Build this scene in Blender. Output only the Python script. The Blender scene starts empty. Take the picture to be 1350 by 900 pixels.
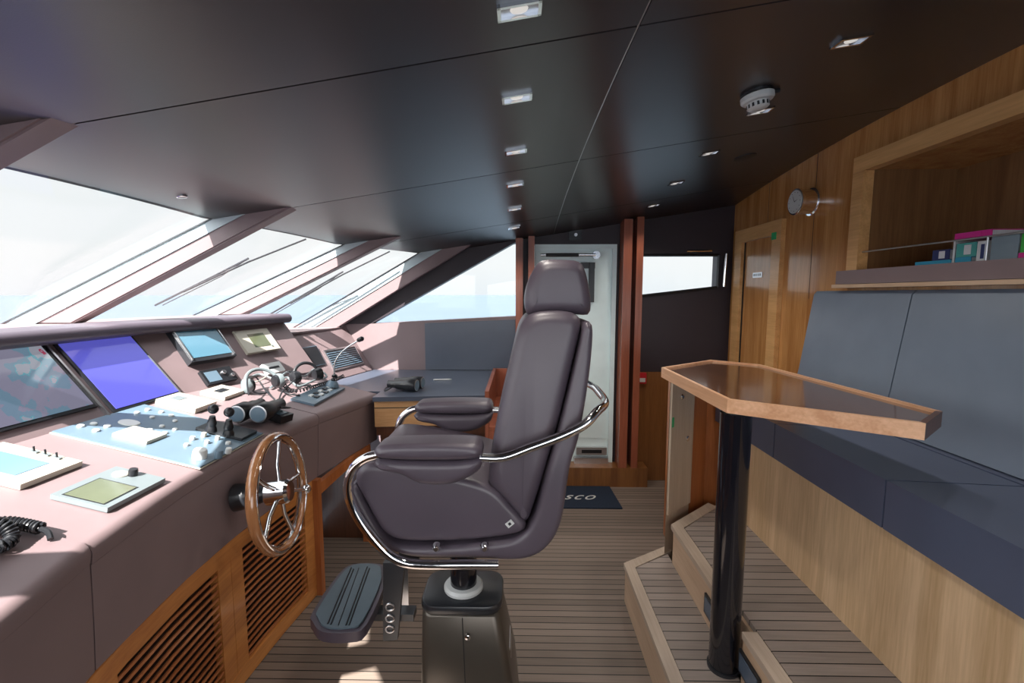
import bpy, bmesh, math, random
from mathutils import Vector as V, Matrix
random.seed(7)
SC = bpy.context.scene
COL = SC.collection
PI = math.pi
# ------------------------------------------------------------------ camera
F = 600.0; PITCH = math.atan(62/F); YAW = math.atan(10/F*math.cos(PITCH)); H = 1.5
cd = bpy.data.cameras.new('camera'); cam = bpy.data.objects.new('camera', cd); COL.objects.link(cam)
cam.location = (0, 0, H); cam.rotation_euler = (PI/2-PITCH, 0, YAW)
cd.sensor_width = 36; cd.lens = F/1350*36; cd.clip_start = .02; cd.clip_end = 6000
SC.camera = cam
def ray(u, v):
    x = (u-675)/F; z = (450-v)/F; y = 1.0
    y2 = y*math.cos(PITCH)+z*math.sin(PITCH); z2 = -y*math.sin(PITCH)+z*math.cos(PITCH)
    return V((x*math.cos(YAW)-y2*math.sin(YAW), x*math.sin(YAW)+y2*math.cos(YAW), z2))
O = V((0, 0, H))
def at(u, v, X=None, Y=None, Z=None):        # measured point of the photo on a real plane of the room
    r = ray(u, v)
    t = X/r.x if X is not None else (Y/r.y if Y is not None else (Z-H)/r.z)
    return O+r*t
class Frame:                                  # a flat surface with its own axes
    def __init__(s, o, ex, ey):
        s.o = V(o); s.ex = V(ex).normalized(); s.n = s.ex.cross(V(ey)).normalized(); s.ey = s.n.cross(s.ex).normalized()
    def P(s, u, v, w=0): return s.o+s.ex*u+s.ey*v+s.n*w
    def hit(s, px, py):
        r = ray(px, py); t = (s.o-O).dot(s.n)/r.dot(s.n); d = O+r*t-s.o
        return d.dot(s.ex), d.dot(s.ey)
    def rect(s, pts):
        q = [s.hit(*p) for p in pts]; us = sorted(a[0] for a in q); vs = sorted(a[1] for a in q)
        return (us[0]+us[1])/2, (us[-1]+us[-2])/2, (vs[0]+vs[1])/2, (vs[-1]+vs[-2])/2
    def sub(s, u, v, w=0, rot=0):
        ex = s.ex*math.cos(rot)+s.ey*math.sin(rot); ey = -s.ex*math.sin(rot)+s.ey*math.cos(rot)
        return Frame(s.P(u, v, w), ex, ey)
# ------------------------------------------------------------------ materials
def nt(name):
    m = bpy.data.materials.new(name); m.use_nodes = True
    return m, m.node_tree.nodes, m.node_tree.links, m.node_tree.nodes['Principled BSDF']
def setb(b, col=None, rough=.5, metal=0, spec=.5, coat=0):
    if col is not None: b.inputs['Base Color'].default_value = (*col, 1)
    b.inputs['Roughness'].default_value = rough; b.inputs['Metallic'].default_value = metal
    b.inputs['Specular IOR Level'].default_value = spec; b.inputs['Coat Weight'].default_value = coat
    b.inputs['Coat Roughness'].default_value = .08
def mat(name, col, rough=.5, metal=0, spec=.5, coat=0, var=.12, scale=8, bump=0, bscale=300):
    m, n, l, b = nt(name); setb(b, col, rough, metal, spec, coat)
    tc = n.new('ShaderNodeTexCoord')
    if var:
        t = n.new('ShaderNodeTexNoise'); t.inputs['Scale'].default_value = scale; t.inputs['Detail'].default_value = 4
        l.new(tc.outputs['Object'], t.inputs['Vector'])
        r = n.new('ShaderNodeValToRGB')
        r.color_ramp.elements[0].position = .3; r.color_ramp.elements[1].position = .7
        r.color_ramp.elements[0].color = (*[c*(1-var) for c in col], 1); r.color_ramp.elements[1].color = (*[min(1, c*(1+var)) for c in col], 1)
        l.new(t.outputs['Fac'], r.inputs['Fac']); l.new(r.outputs['Color'], b.inputs['Base Color'])
    if bump:
        t2 = n.new('ShaderNodeTexVoronoi'); t2.inputs['Scale'].default_value = bscale
        l.new(tc.outputs['Object'], t2.inputs['Vector'])
        bp = n.new('ShaderNodeBump'); bp.inputs['Strength'].default_value = bump; bp.inputs['Distance'].default_value = .0004
        l.new(t2.outputs['Distance'], bp.inputs['Height']); l.new(bp.outputs['Normal'], b.inputs['Normal'])
    return m
def wood(name, c1, c2, axis='Z', rough=.35, coat=.3, sc=14, panel=None):
    m, n, l, b = nt(name); setb(b, None, rough, 0, .5, coat)
    tc = n.new('ShaderNodeTexCoord'); mp = n.new('ShaderNodeMapping')
    s = {'X': (.06, 1, 1), 'Y': (1, .06, 1), 'Z': (1, 1, .06)}[axis]
    mp.inputs['Scale'].default_value = s
    l.new(tc.outputs['Object'], mp.inputs['Vector'])
    t = n.new('ShaderNodeTexNoise'); t.inputs['Scale'].default_value = sc; t.inputs['Detail'].default_value = 6; t.inputs['Distortion'].default_value = .6
    l.new(mp.outputs['Vector'], t.inputs['Vector'])
    t2 = n.new('ShaderNodeTexNoise'); t2.inputs['Scale'].default_value = sc*9; t2.inputs['Detail'].default_value = 3
    l.new(mp.outputs['Vector'], t2.inputs['Vector'])
    mx = n.new('ShaderNodeMath'); mx.operation = 'MULTIPLY_ADD'; mx.inputs[1].default_value = .35
    l.new(t2.outputs['Fac'], mx.inputs[0]); 
    m2 = n.new('ShaderNodeMath'); m2.operation = 'MULTIPLY'; m2.inputs[1].default_value = .65
    l.new(t.outputs['Fac'], m2.inputs[0]); l.new(m2.outputs[0], mx.inputs[2])
    r = n.new('ShaderNodeValToRGB'); r.color_ramp.elements[0].position = .36; r.color_ramp.elements[1].position = .64
    r.color_ramp.elements[0].color = (*c1, 1); r.color_ramp.elements[1].color = (*c2, 1)
    l.new(mx.outputs[0], r.inputs['Fac']); l.new(r.outputs['Color'], b.inputs['Base Color'])
    return m
def teak(name, pitch, base, seam=.1, off=0.0):
    m, n, l, b = nt(name); setb(b, None, .6, 0, .35)
    tc = n.new('ShaderNodeTexCoord'); sp = n.new('ShaderNodeSeparateXYZ'); l.new(tc.outputs['Object'], sp.inputs[0])
    def M(op, a, bb=None, c=None):
        q = n.new('ShaderNodeMath'); q.operation = op
        for i, w in enumerate((a, bb, c)):
            if w is None: continue
            if isinstance(w, (int, float)): q.inputs[i].default_value = w
            else: l.new(w, q.inputs[i])
        return q.outputs[0]
    k = M('MULTIPLY', M('ADD', sp.outputs['Y'], 10+off), 1/pitch); fr = M('FRACT', k); fl = M('FLOOR', k)
    line = M('LESS_THAN', fr, seam)
    wn = n.new('ShaderNodeTexWhiteNoise'); wn.noise_dimensions = '1D'; l.new(fl, wn.inputs['W'])
    mp = n.new('ShaderNodeMapping'); mp.inputs['Scale'].default_value = (2, 60, 2); l.new(tc.outputs['Object'], mp.inputs['Vector'])
    t = n.new('ShaderNodeTexNoise'); t.inputs['Scale'].default_value = 3; t.inputs['Detail'].default_value = 5; l.new(mp.outputs['Vector'], t.inputs['Vector'])
    f = M('MULTIPLY_ADD', wn.outputs['Value'], .5, M('MULTIPLY', t.outputs['Fac'], .6))
    r = n.new('ShaderNodeValToRGB'); r.color_ramp.elements[0].position = .2; r.color_ramp.elements[1].position = .9
    r.color_ramp.elements[0].color = (*[c*.72 for c in base], 1); r.color_ramp.elements[1].color = (*[c*1.25 for c in base], 1)
    l.new(f, r.inputs['Fac'])
    mx = n.new('ShaderNodeMix'); mx.data_type = 'RGBA'; l.new(line, mx.inputs['Factor']); l.new(r.outputs['Color'], mx.inputs['A'])
    mx.inputs['B'].default_value = (.025, .022, .02, 1); l.new(mx.outputs['Result'], b.inputs['Base Color'])
    return m
def glass(name, tint=(.96, .98, .98), gl=.9):
    m = bpy.data.materials.new(name); m.use_nodes = True; n = m.node_tree.nodes; l = m.node_tree.links
    n.remove(n['Principled BSDF']); o = n['Material Output']
    tr = n.new('ShaderNodeBsdfTransparent'); tr.inputs[0].default_value = (*tint, 1)
    g = n.new('ShaderNodeBsdfGlossy'); g.inputs['Roughness'].default_value = .02; g.inputs[0].default_value = (gl, gl, gl, 1)
    fr = n.new('ShaderNodeLayerWeight'); fr.inputs[0].default_value = .5
    pw = n.new('ShaderNodeMath'); pw.operation = 'POWER'; pw.inputs[1].default_value = 5; l.new(fr.outputs['Facing'], pw.inputs[0])
    ma = n.new('ShaderNodeMath'); ma.operation = 'MULTIPLY_ADD'; ma.inputs[1].default_value = .35; ma.inputs[2].default_value = .015; l.new(pw.outputs[0], ma.inputs[0])
    mx = n.new('ShaderNodeMixShader'); l.new(ma.outputs[0], mx.inputs[0]); l.new(tr.outputs[0], mx.inputs[1]); l.new(g.outputs[0], mx.inputs[2])
    l.new(mx.outputs[0], o.inputs[0]); return m
def emis(name, col, st, rough=.3):
    m, n, l, b = nt(name); setb(b, tuple(c*.5 for c in col), rough)
    b.inputs['Emission Color'].default_value = (*col, 1); b.inputs['Emission Strength'].default_value = st; return m
def chart(name):                               # sea chart picture on a lit screen
    m, n, l, b = nt(name); setb(b, (.02, .02, .03), .07, 0, .6, .6)
    tc = n.new('ShaderNodeTexCoord'); t = n.new('ShaderNodeTexNoise'); t.inputs['Scale'].default_value = 9; t.inputs['Detail'].default_value = 5
    l.new(tc.outputs['Object'], t.inputs['Vector'])
    r = n.new('ShaderNodeValToRGB'); r.color_ramp.interpolation = 'CONSTANT'
    e = r.color_ramp.elements; e[0].position = 0; e[0].color = (.33, .32, .44, 1); e[1].position = .5; e[1].color = (.20, .34, .46, 1)
    for p, c in ((.58, (.12, .45, .55, 1)), (.6, (.42, .44, .52, 1)), (.7, (.5, .05, .12, 1)), (.72, (.45, .42, .5, 1))):
        q = e.new(p); q.color = c
    l.new(t.outputs['Fac'], r.inputs['Fac']); l.new(r.outputs['Color'], b.inputs['Emission Color']); b.inputs['Emission Strength'].default_value = .55
    return m
M = {}
M['ceil'] = mat('ceiling_leather', (.027, .022, .024), .31, spec=.8, var=.06, scale=3, bump=.15, bscale=500)
M['conl'] = mat('console_leather', (.215, .155, .16), .5, var=.05, scale=5, bump=.25, bscale=600)
M['chairl'] = mat('chair_leather', (.080, .063, .083), .40, spec=.7, var=.06, bump=.2, bscale=500)
M['sofal'] = mat('sofa_back_sheen', (.165, .205, .27), .36, spec=.9, var=.05, bump=.15, bscale=450)  # sofa back: window reflection put into the colour, lighter than the seat
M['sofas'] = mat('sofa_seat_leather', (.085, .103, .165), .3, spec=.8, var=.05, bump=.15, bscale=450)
M['framep'] = mat('window_frame_paint', (.42, .50, .53), .3, var=.03)
M['wheelw'] = wood('wheel_wood', (.26, .10, .04), (.42, .19, .08), 'Z', .15, .8)
M['cherd'] = wood('dark_side_wood', (.17, .065, .02), (.27, .115, .035), 'Z', .35, .2)  # darker cherry for the far wall's lower panel and door step
M['bronze'] = mat('dark_bronze', (.10, .085, .07), .3, .5, var=.05)
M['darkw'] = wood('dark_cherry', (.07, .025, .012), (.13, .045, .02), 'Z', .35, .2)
M['dark'] = mat('dark_wall_leather', (.03, .021, .028), .5, var=.05, bump=.1, bscale=400)
M['wall'] = wood('walnut_veneer', (.42, .175, .05), (.64, .32, .11), 'Z', .22, .35)
M['wallh'] = wood('walnut_edge', (.60, .31, .11), (.80, .46, .19), 'Y', .35, .2)
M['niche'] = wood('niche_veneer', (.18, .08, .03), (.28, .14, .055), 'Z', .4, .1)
M['cher'] = wood('cherry_wood', (.40, .14, .035), (.60, .25, .07), 'Y', .35, .25)
M['cherz'] = wood('cherry_upright', (.33, .10, .03), (.50, .17, .055), 'Z', .35, .25)
M['red'] = wood('red_jamb_wood', (.22, .06, .03), (.36, .11, .06), 'Z', .3, .3)
M['pale'] = wood('pale_wood', (.50, .33, .21), (.66, .47, .32), 'Y', .4, .2)
M['palez'] = wood('pale_locker_veneer', (.46, .35, .26), (.56, .45, .34), 'Z', .45, .1)
M['base'] = wood('sofa_base_veneer', (.54, .35, .185), (.78, .55, .34), 'Z', .42, .1)
M['ttop'] = wood('table_veneer', (.10, .045, .025), (.17, .08, .045), 'Y', .12, .6)
M['trim'] = wood('table_trim', (.62, .31, .16), (.84, .50, .30), 'Y', .35, .2)
M['desk'] = wood('desk_front', (.5, .26, .11), (.66, .38, .18), 'X', .4, .1)
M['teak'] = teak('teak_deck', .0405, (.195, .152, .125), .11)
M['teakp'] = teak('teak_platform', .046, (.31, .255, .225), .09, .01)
M['nose'] = wood('teak_nosing', (.44, .34, .26), (.58, .47, .38), 'Y', .5, 0)
M['chrome'] = mat('chrome', (.86, .86, .88), .09, 1, var=0)
M['steel'] = mat('brushed_steel', (.6, .6, .62), .3, 1, var=.05)
M['black'] = mat('black_plastic', (.012, .013, .016), .35, var=0)
M['blackg'] = mat('black_gloss_pole', (.008, .008, .012), .12, var=0, coat=.5)
M['blackm'] = mat('black_metal', (.02, .022, .027), .3, spec=.7, var=.1)
M['bluepan'] = mat('blue_grey_panel', (.12, .18, .235), .32, spec=.6, var=.05)
M['white'] = mat('white_plastic', (.62, .63, .62), .35, var=.03)
M['cream'] = mat('cream_plastic', (.46, .43, .36), .4, var=.03)
M['grey'] = mat('grey_plastic', (.16, .19, .20), .35, var=.04)
M['doorw'] = mat('white_door_paint', (.80, .95, .96), .3, var=.03)
M['rubber'] = mat('grey_rubber', (.11, .15, .18), .45, var=.1)
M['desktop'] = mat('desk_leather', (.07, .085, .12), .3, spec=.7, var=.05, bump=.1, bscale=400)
M['scr'] = mat('screen_glass', (.10, .22, .30), .08, var=0, coat=.6)
M['scrb'] = emis('blue_reflection_glow', (.12, .12, .62), .6, .08)  # emission stands in for the blue-violet reflection on the glass
M['chart'] = chart('chart_screen')
M['lcd'] = emis('lcd_blue', (.22, .38, .55), .5, .15)
M['lcdg'] = mat('lcd_olive', (.10, .115, .065), .15, var=.1, coat=.4)
M['lamp'] = emis('lamp_lens', (1, .96, .9), .5)
M['green'] = mat('green_sticker', (.02, .42, .14), .4, var=0)
M['redp'] = mat('red_plastic', (.55, .02, .03), .35, var=0)
M['matb'] = mat('navy_mat', (.008, .018, .04), .9, var=.2, scale=80)
M['stepl'] = mat('step_light_glass', (.10, .13, .18), .1, var=0)
M['seam'] = mat('dark_gap', (.006, .005, .006), .7, var=0)
M['glass'] = glass('window_glass')
M['louv'] = wood('louvre_wood', (.34, .10, .03), (.50, .18, .06), 'Y', .35, .2)
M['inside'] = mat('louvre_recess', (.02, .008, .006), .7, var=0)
M['hull'] = mat('white_gelcoat', (.8, .82, .84), .3, var=0)
for k, c in (('bk_blue', (.03, .35, .55)), ('bk_pink', (.75, .02, .3)), ('bk_white', (.75, .76, .78)), ('bk_green', (.05, .5, .06)), ('bk_navy', (.02, .03, .14)), ('bk_grey', (.25, .32, .37)), ('bk_teal', (.08, .4, .36)), ('bk_red', (.3, .02, .03))):
    M[k] = mat(k.replace('bk_', '')+'_cover', c, .35, var=.05)
# ------------------------------------------------------------------ mesh building
class MB:
    def __init__(s): s.bm = bmesh.new(); s.mats = []; s.cur = 0
    def m(s, name):
        mm = M[name]
        if mm not in s.mats: s.mats.append(mm)
        s.cur = s.mats.index(mm); return s
    def _f(s, vs):
        try: f = s.bm.faces.new(vs); f.material_index = s.cur; return f
        except ValueError: return None
    def quad(s, *p): s._f([s.bm.verts.new(V(q)) for q in p]); return s
    def prism(s, pts, vec, bev=0, seg=2):
        pts = [V(p) for p in pts]; vec = V(vec); n = len(pts)
        nn = sum(((pts[i]-pts[0]).cross(pts[(i+1) % n]-pts[0]) for i in range(1, n)), V((0, 0, 0)))
        if nn.dot(vec) > 0: pts = pts[::-1]
        b = s.bm if not bev else bmesh.new()
        a = [b.verts.new(p) for p in pts]; c = [b.verts.new(p+vec) for p in pts]
        fs = [b.faces.new(a), b.faces.new(c[::-1])]
        for i in range(n): fs.append(b.faces.new((a[i], c[i], c[(i+1) % n], a[(i+1) % n])))
        if bev:
            eds = [e for e in b.edges if len(e.link_faces) == 2 and e.calc_face_angle(0) > .5]
            bmesh.ops.bevel(b, geom=eds, offset=bev, segments=seg, profile=.5, affect='EDGES', clamp_overlap=True)
            s.merge(b)
        else:
            for f in fs: f.material_index = s.cur
        return s
    def merge(s, b):
        mp = {v: s.bm.verts.new(v.co) for v in b.verts}
        for f in b.faces: s._f([mp[v] for v in f.verts])
        b.free()
    def box(s, x0, x1, y0, y1, z0, z1, bev=0, seg=2):
        return s.prism([(x0, y0, z0), (x1, y0, z0), (x1, y1, z0), (x0, y1, z0)], (0, 0, z1-z0), bev, seg)
    def fbox(s, fr, u0, u1, v0, v1, w0, w1, bev=0, seg=2):
        return s.prism([fr.P(u0, v0, w0), fr.P(u1, v0, w0), fr.P(u1, v1, w0), fr.P(u0, v1, w0)], fr.n*(w1-w0), bev, seg)
    def tube(s, path, r, seg=12, closed=False, smooth=0, caps=True):
        P = [V(p) for p in path]
        if smooth: P = catmull(P, smooth, closed)
        n = len(P); R = r if isinstance(r, (list, tuple)) else [r]*n
        if len(R) != n: R = [R[min(len(R)-1, int(i*len(R)/n))] for i in range(n)]
        rings = []; up = None
        for i in range(n):
            if closed: t = P[(i+1) % n]-P[i-1]
            else: t = P[min(i+1, n-1)]-P[max(i-1, 0)]
            t.normalize()
            if up is None: up = t.orthogonal().normalized()
            up = (up-t*up.dot(t));
            if up.length < 1e-6: up = t.orthogonal()
            up.normalize(); w = t.cross(up)
            rings.append([s.bm.verts.new(P[i]+(up*math.cos(2*PI*k/seg)+w*math.sin(2*PI*k/seg))*R[i]) for k in range(seg)])
        for i in range(n if closed else n-1):
            a = rings[i]; c = rings[(i+1) % n]
            if closed and i == n-1:
                best = min(range(seg), key=lambda q: (a[0].co-c[q].co).length); c = c[best:]+c[:best]
            for k in range(seg): s._f((a[k], a[(k+1) % seg], c[(k+1) % seg], c[k]))
        if not closed and caps: s._f(rings[0][::-1]); s._f(rings[-1])
        return s
    def lathe(s, prof, c, axis=(0, 0, 1), seg=28, ax2=None, sy=1):
        ax = V(axis).normalized(); a = V(ax2).normalized() if ax2 else ax.orthogonal().normalized(); b = ax.cross(a); c = V(c)
        rings = [[s.bm.verts.new(c+ax*h+(a*math.cos(2*PI*k/seg)+b*math.sin(2*PI*k/seg)*sy)*max(r, 1e-4)) for k in range(seg)] for r, h in prof]
        for i in range(len(rings)-1):
            for k in range(seg): s._f((rings[i][k], rings[i][(k+1) % seg], rings[i+1][(k+1) % seg], rings[i+1][k]))
        s._f(rings[0][::-1]); s._f(rings[-1]); return s
    def cyl(s, p0, p1, r, seg=20, r2=None):
        p0 = V(p0); p1 = V(p1); L = (p1-p0).length
        return s.lathe([(r, 0), (r2 if r2 is not None else r, L)], p0, p1-p0, seg)
    def ball(s, c, r, sc=(1, 1, 1), seg=16):
        g = bmesh.new(); bmesh.ops.create_uvsphere(g, u_segments=seg, v_segments=seg//2+2, radius=r)
        for v in g.verts: v.co = V((v.co.x*sc[0], v.co.y*sc[1], v.co.z*sc[2]))+V(c)
        s.merge(g); return s
    def build(s, name, parent=None, sharp=38, mat=None, loc=None):
        if mat: s.mats = [M[mat]]
        me = bpy.data.meshes.new(name)
        bmesh.ops.recalc_face_normals(s.bm, faces=s.bm.faces[:])
        off = V(loc) if loc is not None else (world_loc(parent) if parent else V((0, 0, 0)))
        for v in s.bm.verts: v.co -= off
        s.bm.to_mesh(me); s.bm.free()
        if not s.mats: s.mats = [M['black']]
        for m_ in s.mats: me.materials.append(m_)
        for p in me.polygons: p.use_smooth = True
        me.set_sharp_from_angle(angle=math.radians(sharp))
        o = bpy.data.objects.new(name, me); COL.objects.link(o)
        if parent: o.parent = parent
        elif loc is not None: o.location = loc
        return o
def cushion_mesh(b, P, yc, hw, bev, seg=7):
    # soft cushion: side outline P in XZ, swept along Y, with rounded rims
    # even spacing along the outline
    L = [0]; Q = P+[P[0]]
    for p, q in zip(Q, Q[1:]): L.append(L[-1]+(q-p).length)
    n = max(40, int(L[-1]/.014)); out = []; k = 0
    for i in range(n):
        d = L[-1]*i/n
        while L[k+1] < d: k += 1
        out.append(Q[k].lerp(Q[k+1], (d-L[k])/max(1e-9, L[k+1]-L[k])))
    P = out
    A_ = sum(P[i].x*P[(i+1) % n].z-P[(i+1) % n].x*P[i].z for i in range(n)); sg = 1 if A_ > 0 else -1
    def step(P, d):
        N_ = []
        for i in range(n):
            t = (P[(i+1) % n]-P[i-1]).normalized(); N_.append(V((-t.z, 0, t.x))*sg)
        for _ in range(2): N_ = [(N_[i-1]+N_[i]*2+N_[(i+1) % n]).normalized() for i in range(n)]
        P = [p+q*d for p, q in zip(P, N_)]
        return [P[i]*.7+(P[i-1]+P[(i+1) % n])*.15 for i in range(n)] if d > 0 else P
    prof_ = [P]; cur = P; prev = 0
    for k in range(1, seg+1):
        ins = bev*(1-math.cos(k/seg*PI/2)); m_ = max(1, math.ceil((ins-prev)/.004))
        for _ in range(m_): cur = step(cur, (ins-prev)/m_)
        prev = ins; prof_.append(cur)
    rings = []
    for side in (-1, 1):
        R_ = [[b.bm.verts.new((p.x, yc+side*(hw-bev+bev*math.sin(k/seg*PI/2)), p.z)) for p in pr] for k, pr in enumerate(prof_)]
        rings += (R_[::-1] if side < 0 else R_)
    for r0, r1 in zip(rings, rings[1:]):
        for i in range(n): b._f((r0[i], r0[(i+1) % n], r1[(i+1) % n], r1[i]))
    f0 = b._f(rings[0][::-1]); f1 = b._f(rings[-1])
    bmesh.ops.triangulate(b.bm, faces=[f0, f1], ngon_method='BEAUTY')
def world_loc(p):
    v = V((0, 0, 0))
    while p is not None: v += p.location; p = p.parent
    return v
def catmull(P, k, closed=False):
    out = []; n = len(P)
    for i in range(n if closed else n-1):
        if closed: a, b, c, d = P[i-1], P[i], P[(i+1) % n], P[(i+2) % n]
        else: a, b, c, d = P[max(i-1, 0)], P[i], P[i+1], P[min(i+2, n-1)]
        for j in range(k):
            t = j/k; out.append(.5*((2*b)+(c-a)*t+(2*a-5*b+4*c-d)*t*t+(-a+3*b-3*c+d)*t**3))
    if not closed: out.append(P[-1])
    return out
def thing(name, label, cat, loc, group=None):
    o = bpy.data.objects.new(name, None); COL.objects.link(o); o.location = loc; o.empty_display_size = .05
    return tag(o, label, cat, group)
def tag(o, label, cat, group=None):
    o['label'] = label; o['category'] = cat
    if group: o['group'] = group
    return o
def struct(o, label=None):
    o['kind'] = 'structure'
    if label: o['label'] = label
    return o
def plabel(o, t): o['label'] = t; return o
def copy_tree(o, parent=None):
    c = o.copy(); COL.objects.link(c); c.parent = parent
    for ch in o.children: copy_tree(ch, c)
    return c
# ------------------------------------------------------------------ room shell
YC = 1.55
def zc(x, y): return H+.556+.155*x-.033*(y-YC)**2
TP = [(-.70, -.48), (-1.12, .15), (-1.36, 1.03), (-1.36, 2.07), (-1.12, 2.95), (-.70, 3.58)]   # plan of the windscreen's top edge
def Tx(y):
    if y <= TP[0][1]: return TP[0][0]
    for (x0, y0), (x1, y1) in zip(TP, TP[1:]):
        if y <= y1: return x0+(x1-x0)*(y-y0)/(y1-y0)
    return TP[-1][0]
RUN = 1.02
XW = 1.64; YF = 3.58; YN = -.48
# floor
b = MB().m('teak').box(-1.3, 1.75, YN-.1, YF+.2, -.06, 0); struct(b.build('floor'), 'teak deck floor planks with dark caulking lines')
# ceiling: leather panels with gaps and the roof slab above
b = MB().m('ceil')
ys = [YN-.9, .075, 1.075, 2.08, 3.08, YF+.12]  # starts beyond the near wall: unseen overhang added to block the sun
def patch(y0, y1, xl, xr, dz=0, ny=8, nx=10):
    g = []
    for i in range(ny+1):
        y = y0+(y1-y0)*i/ny; a = xl(y); c = xr(y)
        g.append([b.bm.verts.new((a+(c-a)*j/nx, y, zc(a+(c-a)*j/nx, y)+dz)) for j in range(nx+1)])
    for i in range(ny):
        for j in range(nx): b._f((g[i][j], g[i][j+1], g[i+1][j+1], g[i+1][j]))
    # rim going up
    rim = [g[0][j] for j in range(nx+1)]+[g[i][nx] for i in range(1, ny+1)]+[g[ny][j] for j in range(nx-1, -1, -1)]+[g[i][0] for i in range(ny-1, 0, -1)]
    up = [b.bm.verts.new(v.co+V((0, 0, .012))) for v in rim]
    for k in range(len(rim)): b._f((rim[k], rim[(k+1) % len(rim)], up[(k+1) % len(rim)], up[k]))
GX = .262
for k in range(5):
    y0, y1 = ys[k]+.003, ys[k+1]-.003
    patch(y0, y1, lambda y: Tx(y)-.01, lambda y: GX-.003)
    patch(y0, y1, lambda y: GX+.003, lambda y: XW+.1)
b.m('seam')
g = []
for i in range(41):
    y = ys[0]+(ys[-1]-ys[0])*i/40; xa = Tx(y)-.06
    g.append([b.bm.verts.new((xa+(XW+.15-xa)*j/8, y, zc(xa+(XW+.15-xa)*j/8, y)+q)) for q in (.012, .09) for j in range(9)])
for i in range(40):
    for j in range(8): b._f((g[i][j], g[i][j+1], g[i+1][j+1], g[i+1][j])); b._f((g[i][9+j], g[i+1][9+j], g[i+1][10+j], g[i][10+j]))
    b._f((g[i][0], g[i+1][0], g[i+1][9], g[i][9])); b._f((g[i][8], g[i][17], g[i+1][17], g[i+1][8]))
struct(b.build('ceiling', sharp=25), 'cambered ceiling of dark brown leather panels with fine joints')
b = MB().m('steel')
for i in range(30):
    y0 = YN+(YF-YN)*i/30; y1 = YN+(YF-YN)*(i+1)/30
    b.quad((GX-.0025, y0, zc(GX, y0)+.004), (GX+.0025, y0, zc(GX, y0)+.004), (GX+.0025, y1, zc(GX, y1)+.004), (GX-.0025, y1, zc(GX, y1)+.004))
struct(b.build('trim_1'), 'thin metal line in the ceiling joint')
# aft wall (right) with niche opening
NY1 = 2.2; NZ0 = 1.615; NZ1 = 2.075; ND = .38
b = MB().m('wall')
b.box(XW, XW+ND+.05, YN, YF, 0, NZ0)
b.prism([(XW, YN, NZ1), (XW, YF, NZ1), (XW, YF, zc(XW, YF)+.05)]+[(XW, YF-(YF-YN)*k/10, zc(XW, YF-(YF-YN)*k/10)+.05) for k in range(1, 11)], (ND+.05, 0, 0))
b.box(XW, XW+ND+.05, NY1+.012, YF, NZ0, NZ1)
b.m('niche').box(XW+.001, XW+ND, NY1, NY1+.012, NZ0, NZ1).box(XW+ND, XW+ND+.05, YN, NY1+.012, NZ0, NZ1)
struct(b.build('wall_right'), 'aft wall of glossy walnut veneer with an open bookshelf niche')
# thin joints in the veneer
b = MB().m('seam')
for y in (3.1, 2.62): b.box(XW-.0008, XW, y, y+.003, 1.97 if y > 3 else NZ1-.6, zc(XW, y))
struct(b.build('trim_2'), 'dark joint between veneer sheets')
# niche frame
t = thing('bookshelf', 'open wooden bookshelf niche above the sofa with a pinkish leather-faced ledge', 'shelf', (XW, 1.2, NZ0))
b = MB().m('wallh').box(XW-.05, XW-.001, YN+.02, NY1+.07, NZ1-.003, NZ1+.068, .004).box(XW-.05, XW-.001, NY1, NY1+.07, NZ0, NZ1-.004, .004); b.build('frame', t)
b = MB().m('conl').box(XW-.075, XW-.001, YN+.02, NY1+.1, NZ0-.065, NZ0-.001, .004); plabel(b.build('ledge', t), 'pinkish beige leather ledge front')
b = MB().m('pale').box(XW-.08, XW-.001, YN+.02, NY1+.12, NZ0-.083, NZ0-.067, .002); plabel(b.build('trim_strip', t), 'pale wood strip under the ledge')
b = MB().m('steel').tube([(XW-.03, NY1-.005, NZ0+.083), (XW-.03, YN+.05, NZ0+.083)], .0035)
for y in (1.62, .9, .2): b.tube([(XW-.03, y, NZ0), (XW-.03, y, NZ0+.083)], .003)
plabel(b.build('rail', t), 'thin steel retaining rail')
# far wall
def wp(b, pts, d=.1): return b.prism([(x, YF, z) for x, z in pts], (0, d, 0))
b = MB().m('conl'); wp(b, [(-1.9, 0), (-.03, 0), (-.03, 1.33), (-1.17, 1.27), (-1.9, 1.262)])
b.m('dark'); wp(b, [(-1.74, 1.25), (-1.17, 1.27), (-.03, 1.905), (-.03, zc(-.03, YF)+.03), (-.72, zc(-.72, YF)+.02)])
wp(b, [(-.03, 0), (.115, 0), (.115, zc(.1, YF)+.03), (-.03, zc(0, YF)+.03)])
wp(b, [(.115, 1.885), (.75, 1.885), (.75, zc(.75, YF)+.03), (.115, zc(.1, YF)+.03)])
wp(b, [(.115, 0), (.75, 0), (.75, .12), (.115, .12)])
wp(b, [(.75, 0), (.93, 0), (.93, zc(.93, YF)+.03), (.75, zc(.75, YF)+.03)])
wp(b, [(.93, .89), (XW+.02, .89), (XW+.02, 1.562), (1.53, 1.555), (.93, 1.487)])
wp(b, [(.93, 1.8), (XW+.02, 1.8), (XW+.02, zc(XW, YF)+.03), (.93, zc(.93, YF)+.03)])
wp(b, [(1.53, 1.555), (XW+.02, 1.562), (XW+.02, 1.8), (1.53, 1.8)])
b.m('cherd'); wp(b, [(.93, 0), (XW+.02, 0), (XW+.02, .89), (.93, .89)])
struct(b.build('wall_back'), 'far side wall in dark leather with a wood lower panel')
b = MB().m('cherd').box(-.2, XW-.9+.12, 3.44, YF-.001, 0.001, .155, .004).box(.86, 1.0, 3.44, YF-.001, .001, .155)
struct(b.build('baseboard_back'), 'dark wood step under the side door')
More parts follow.
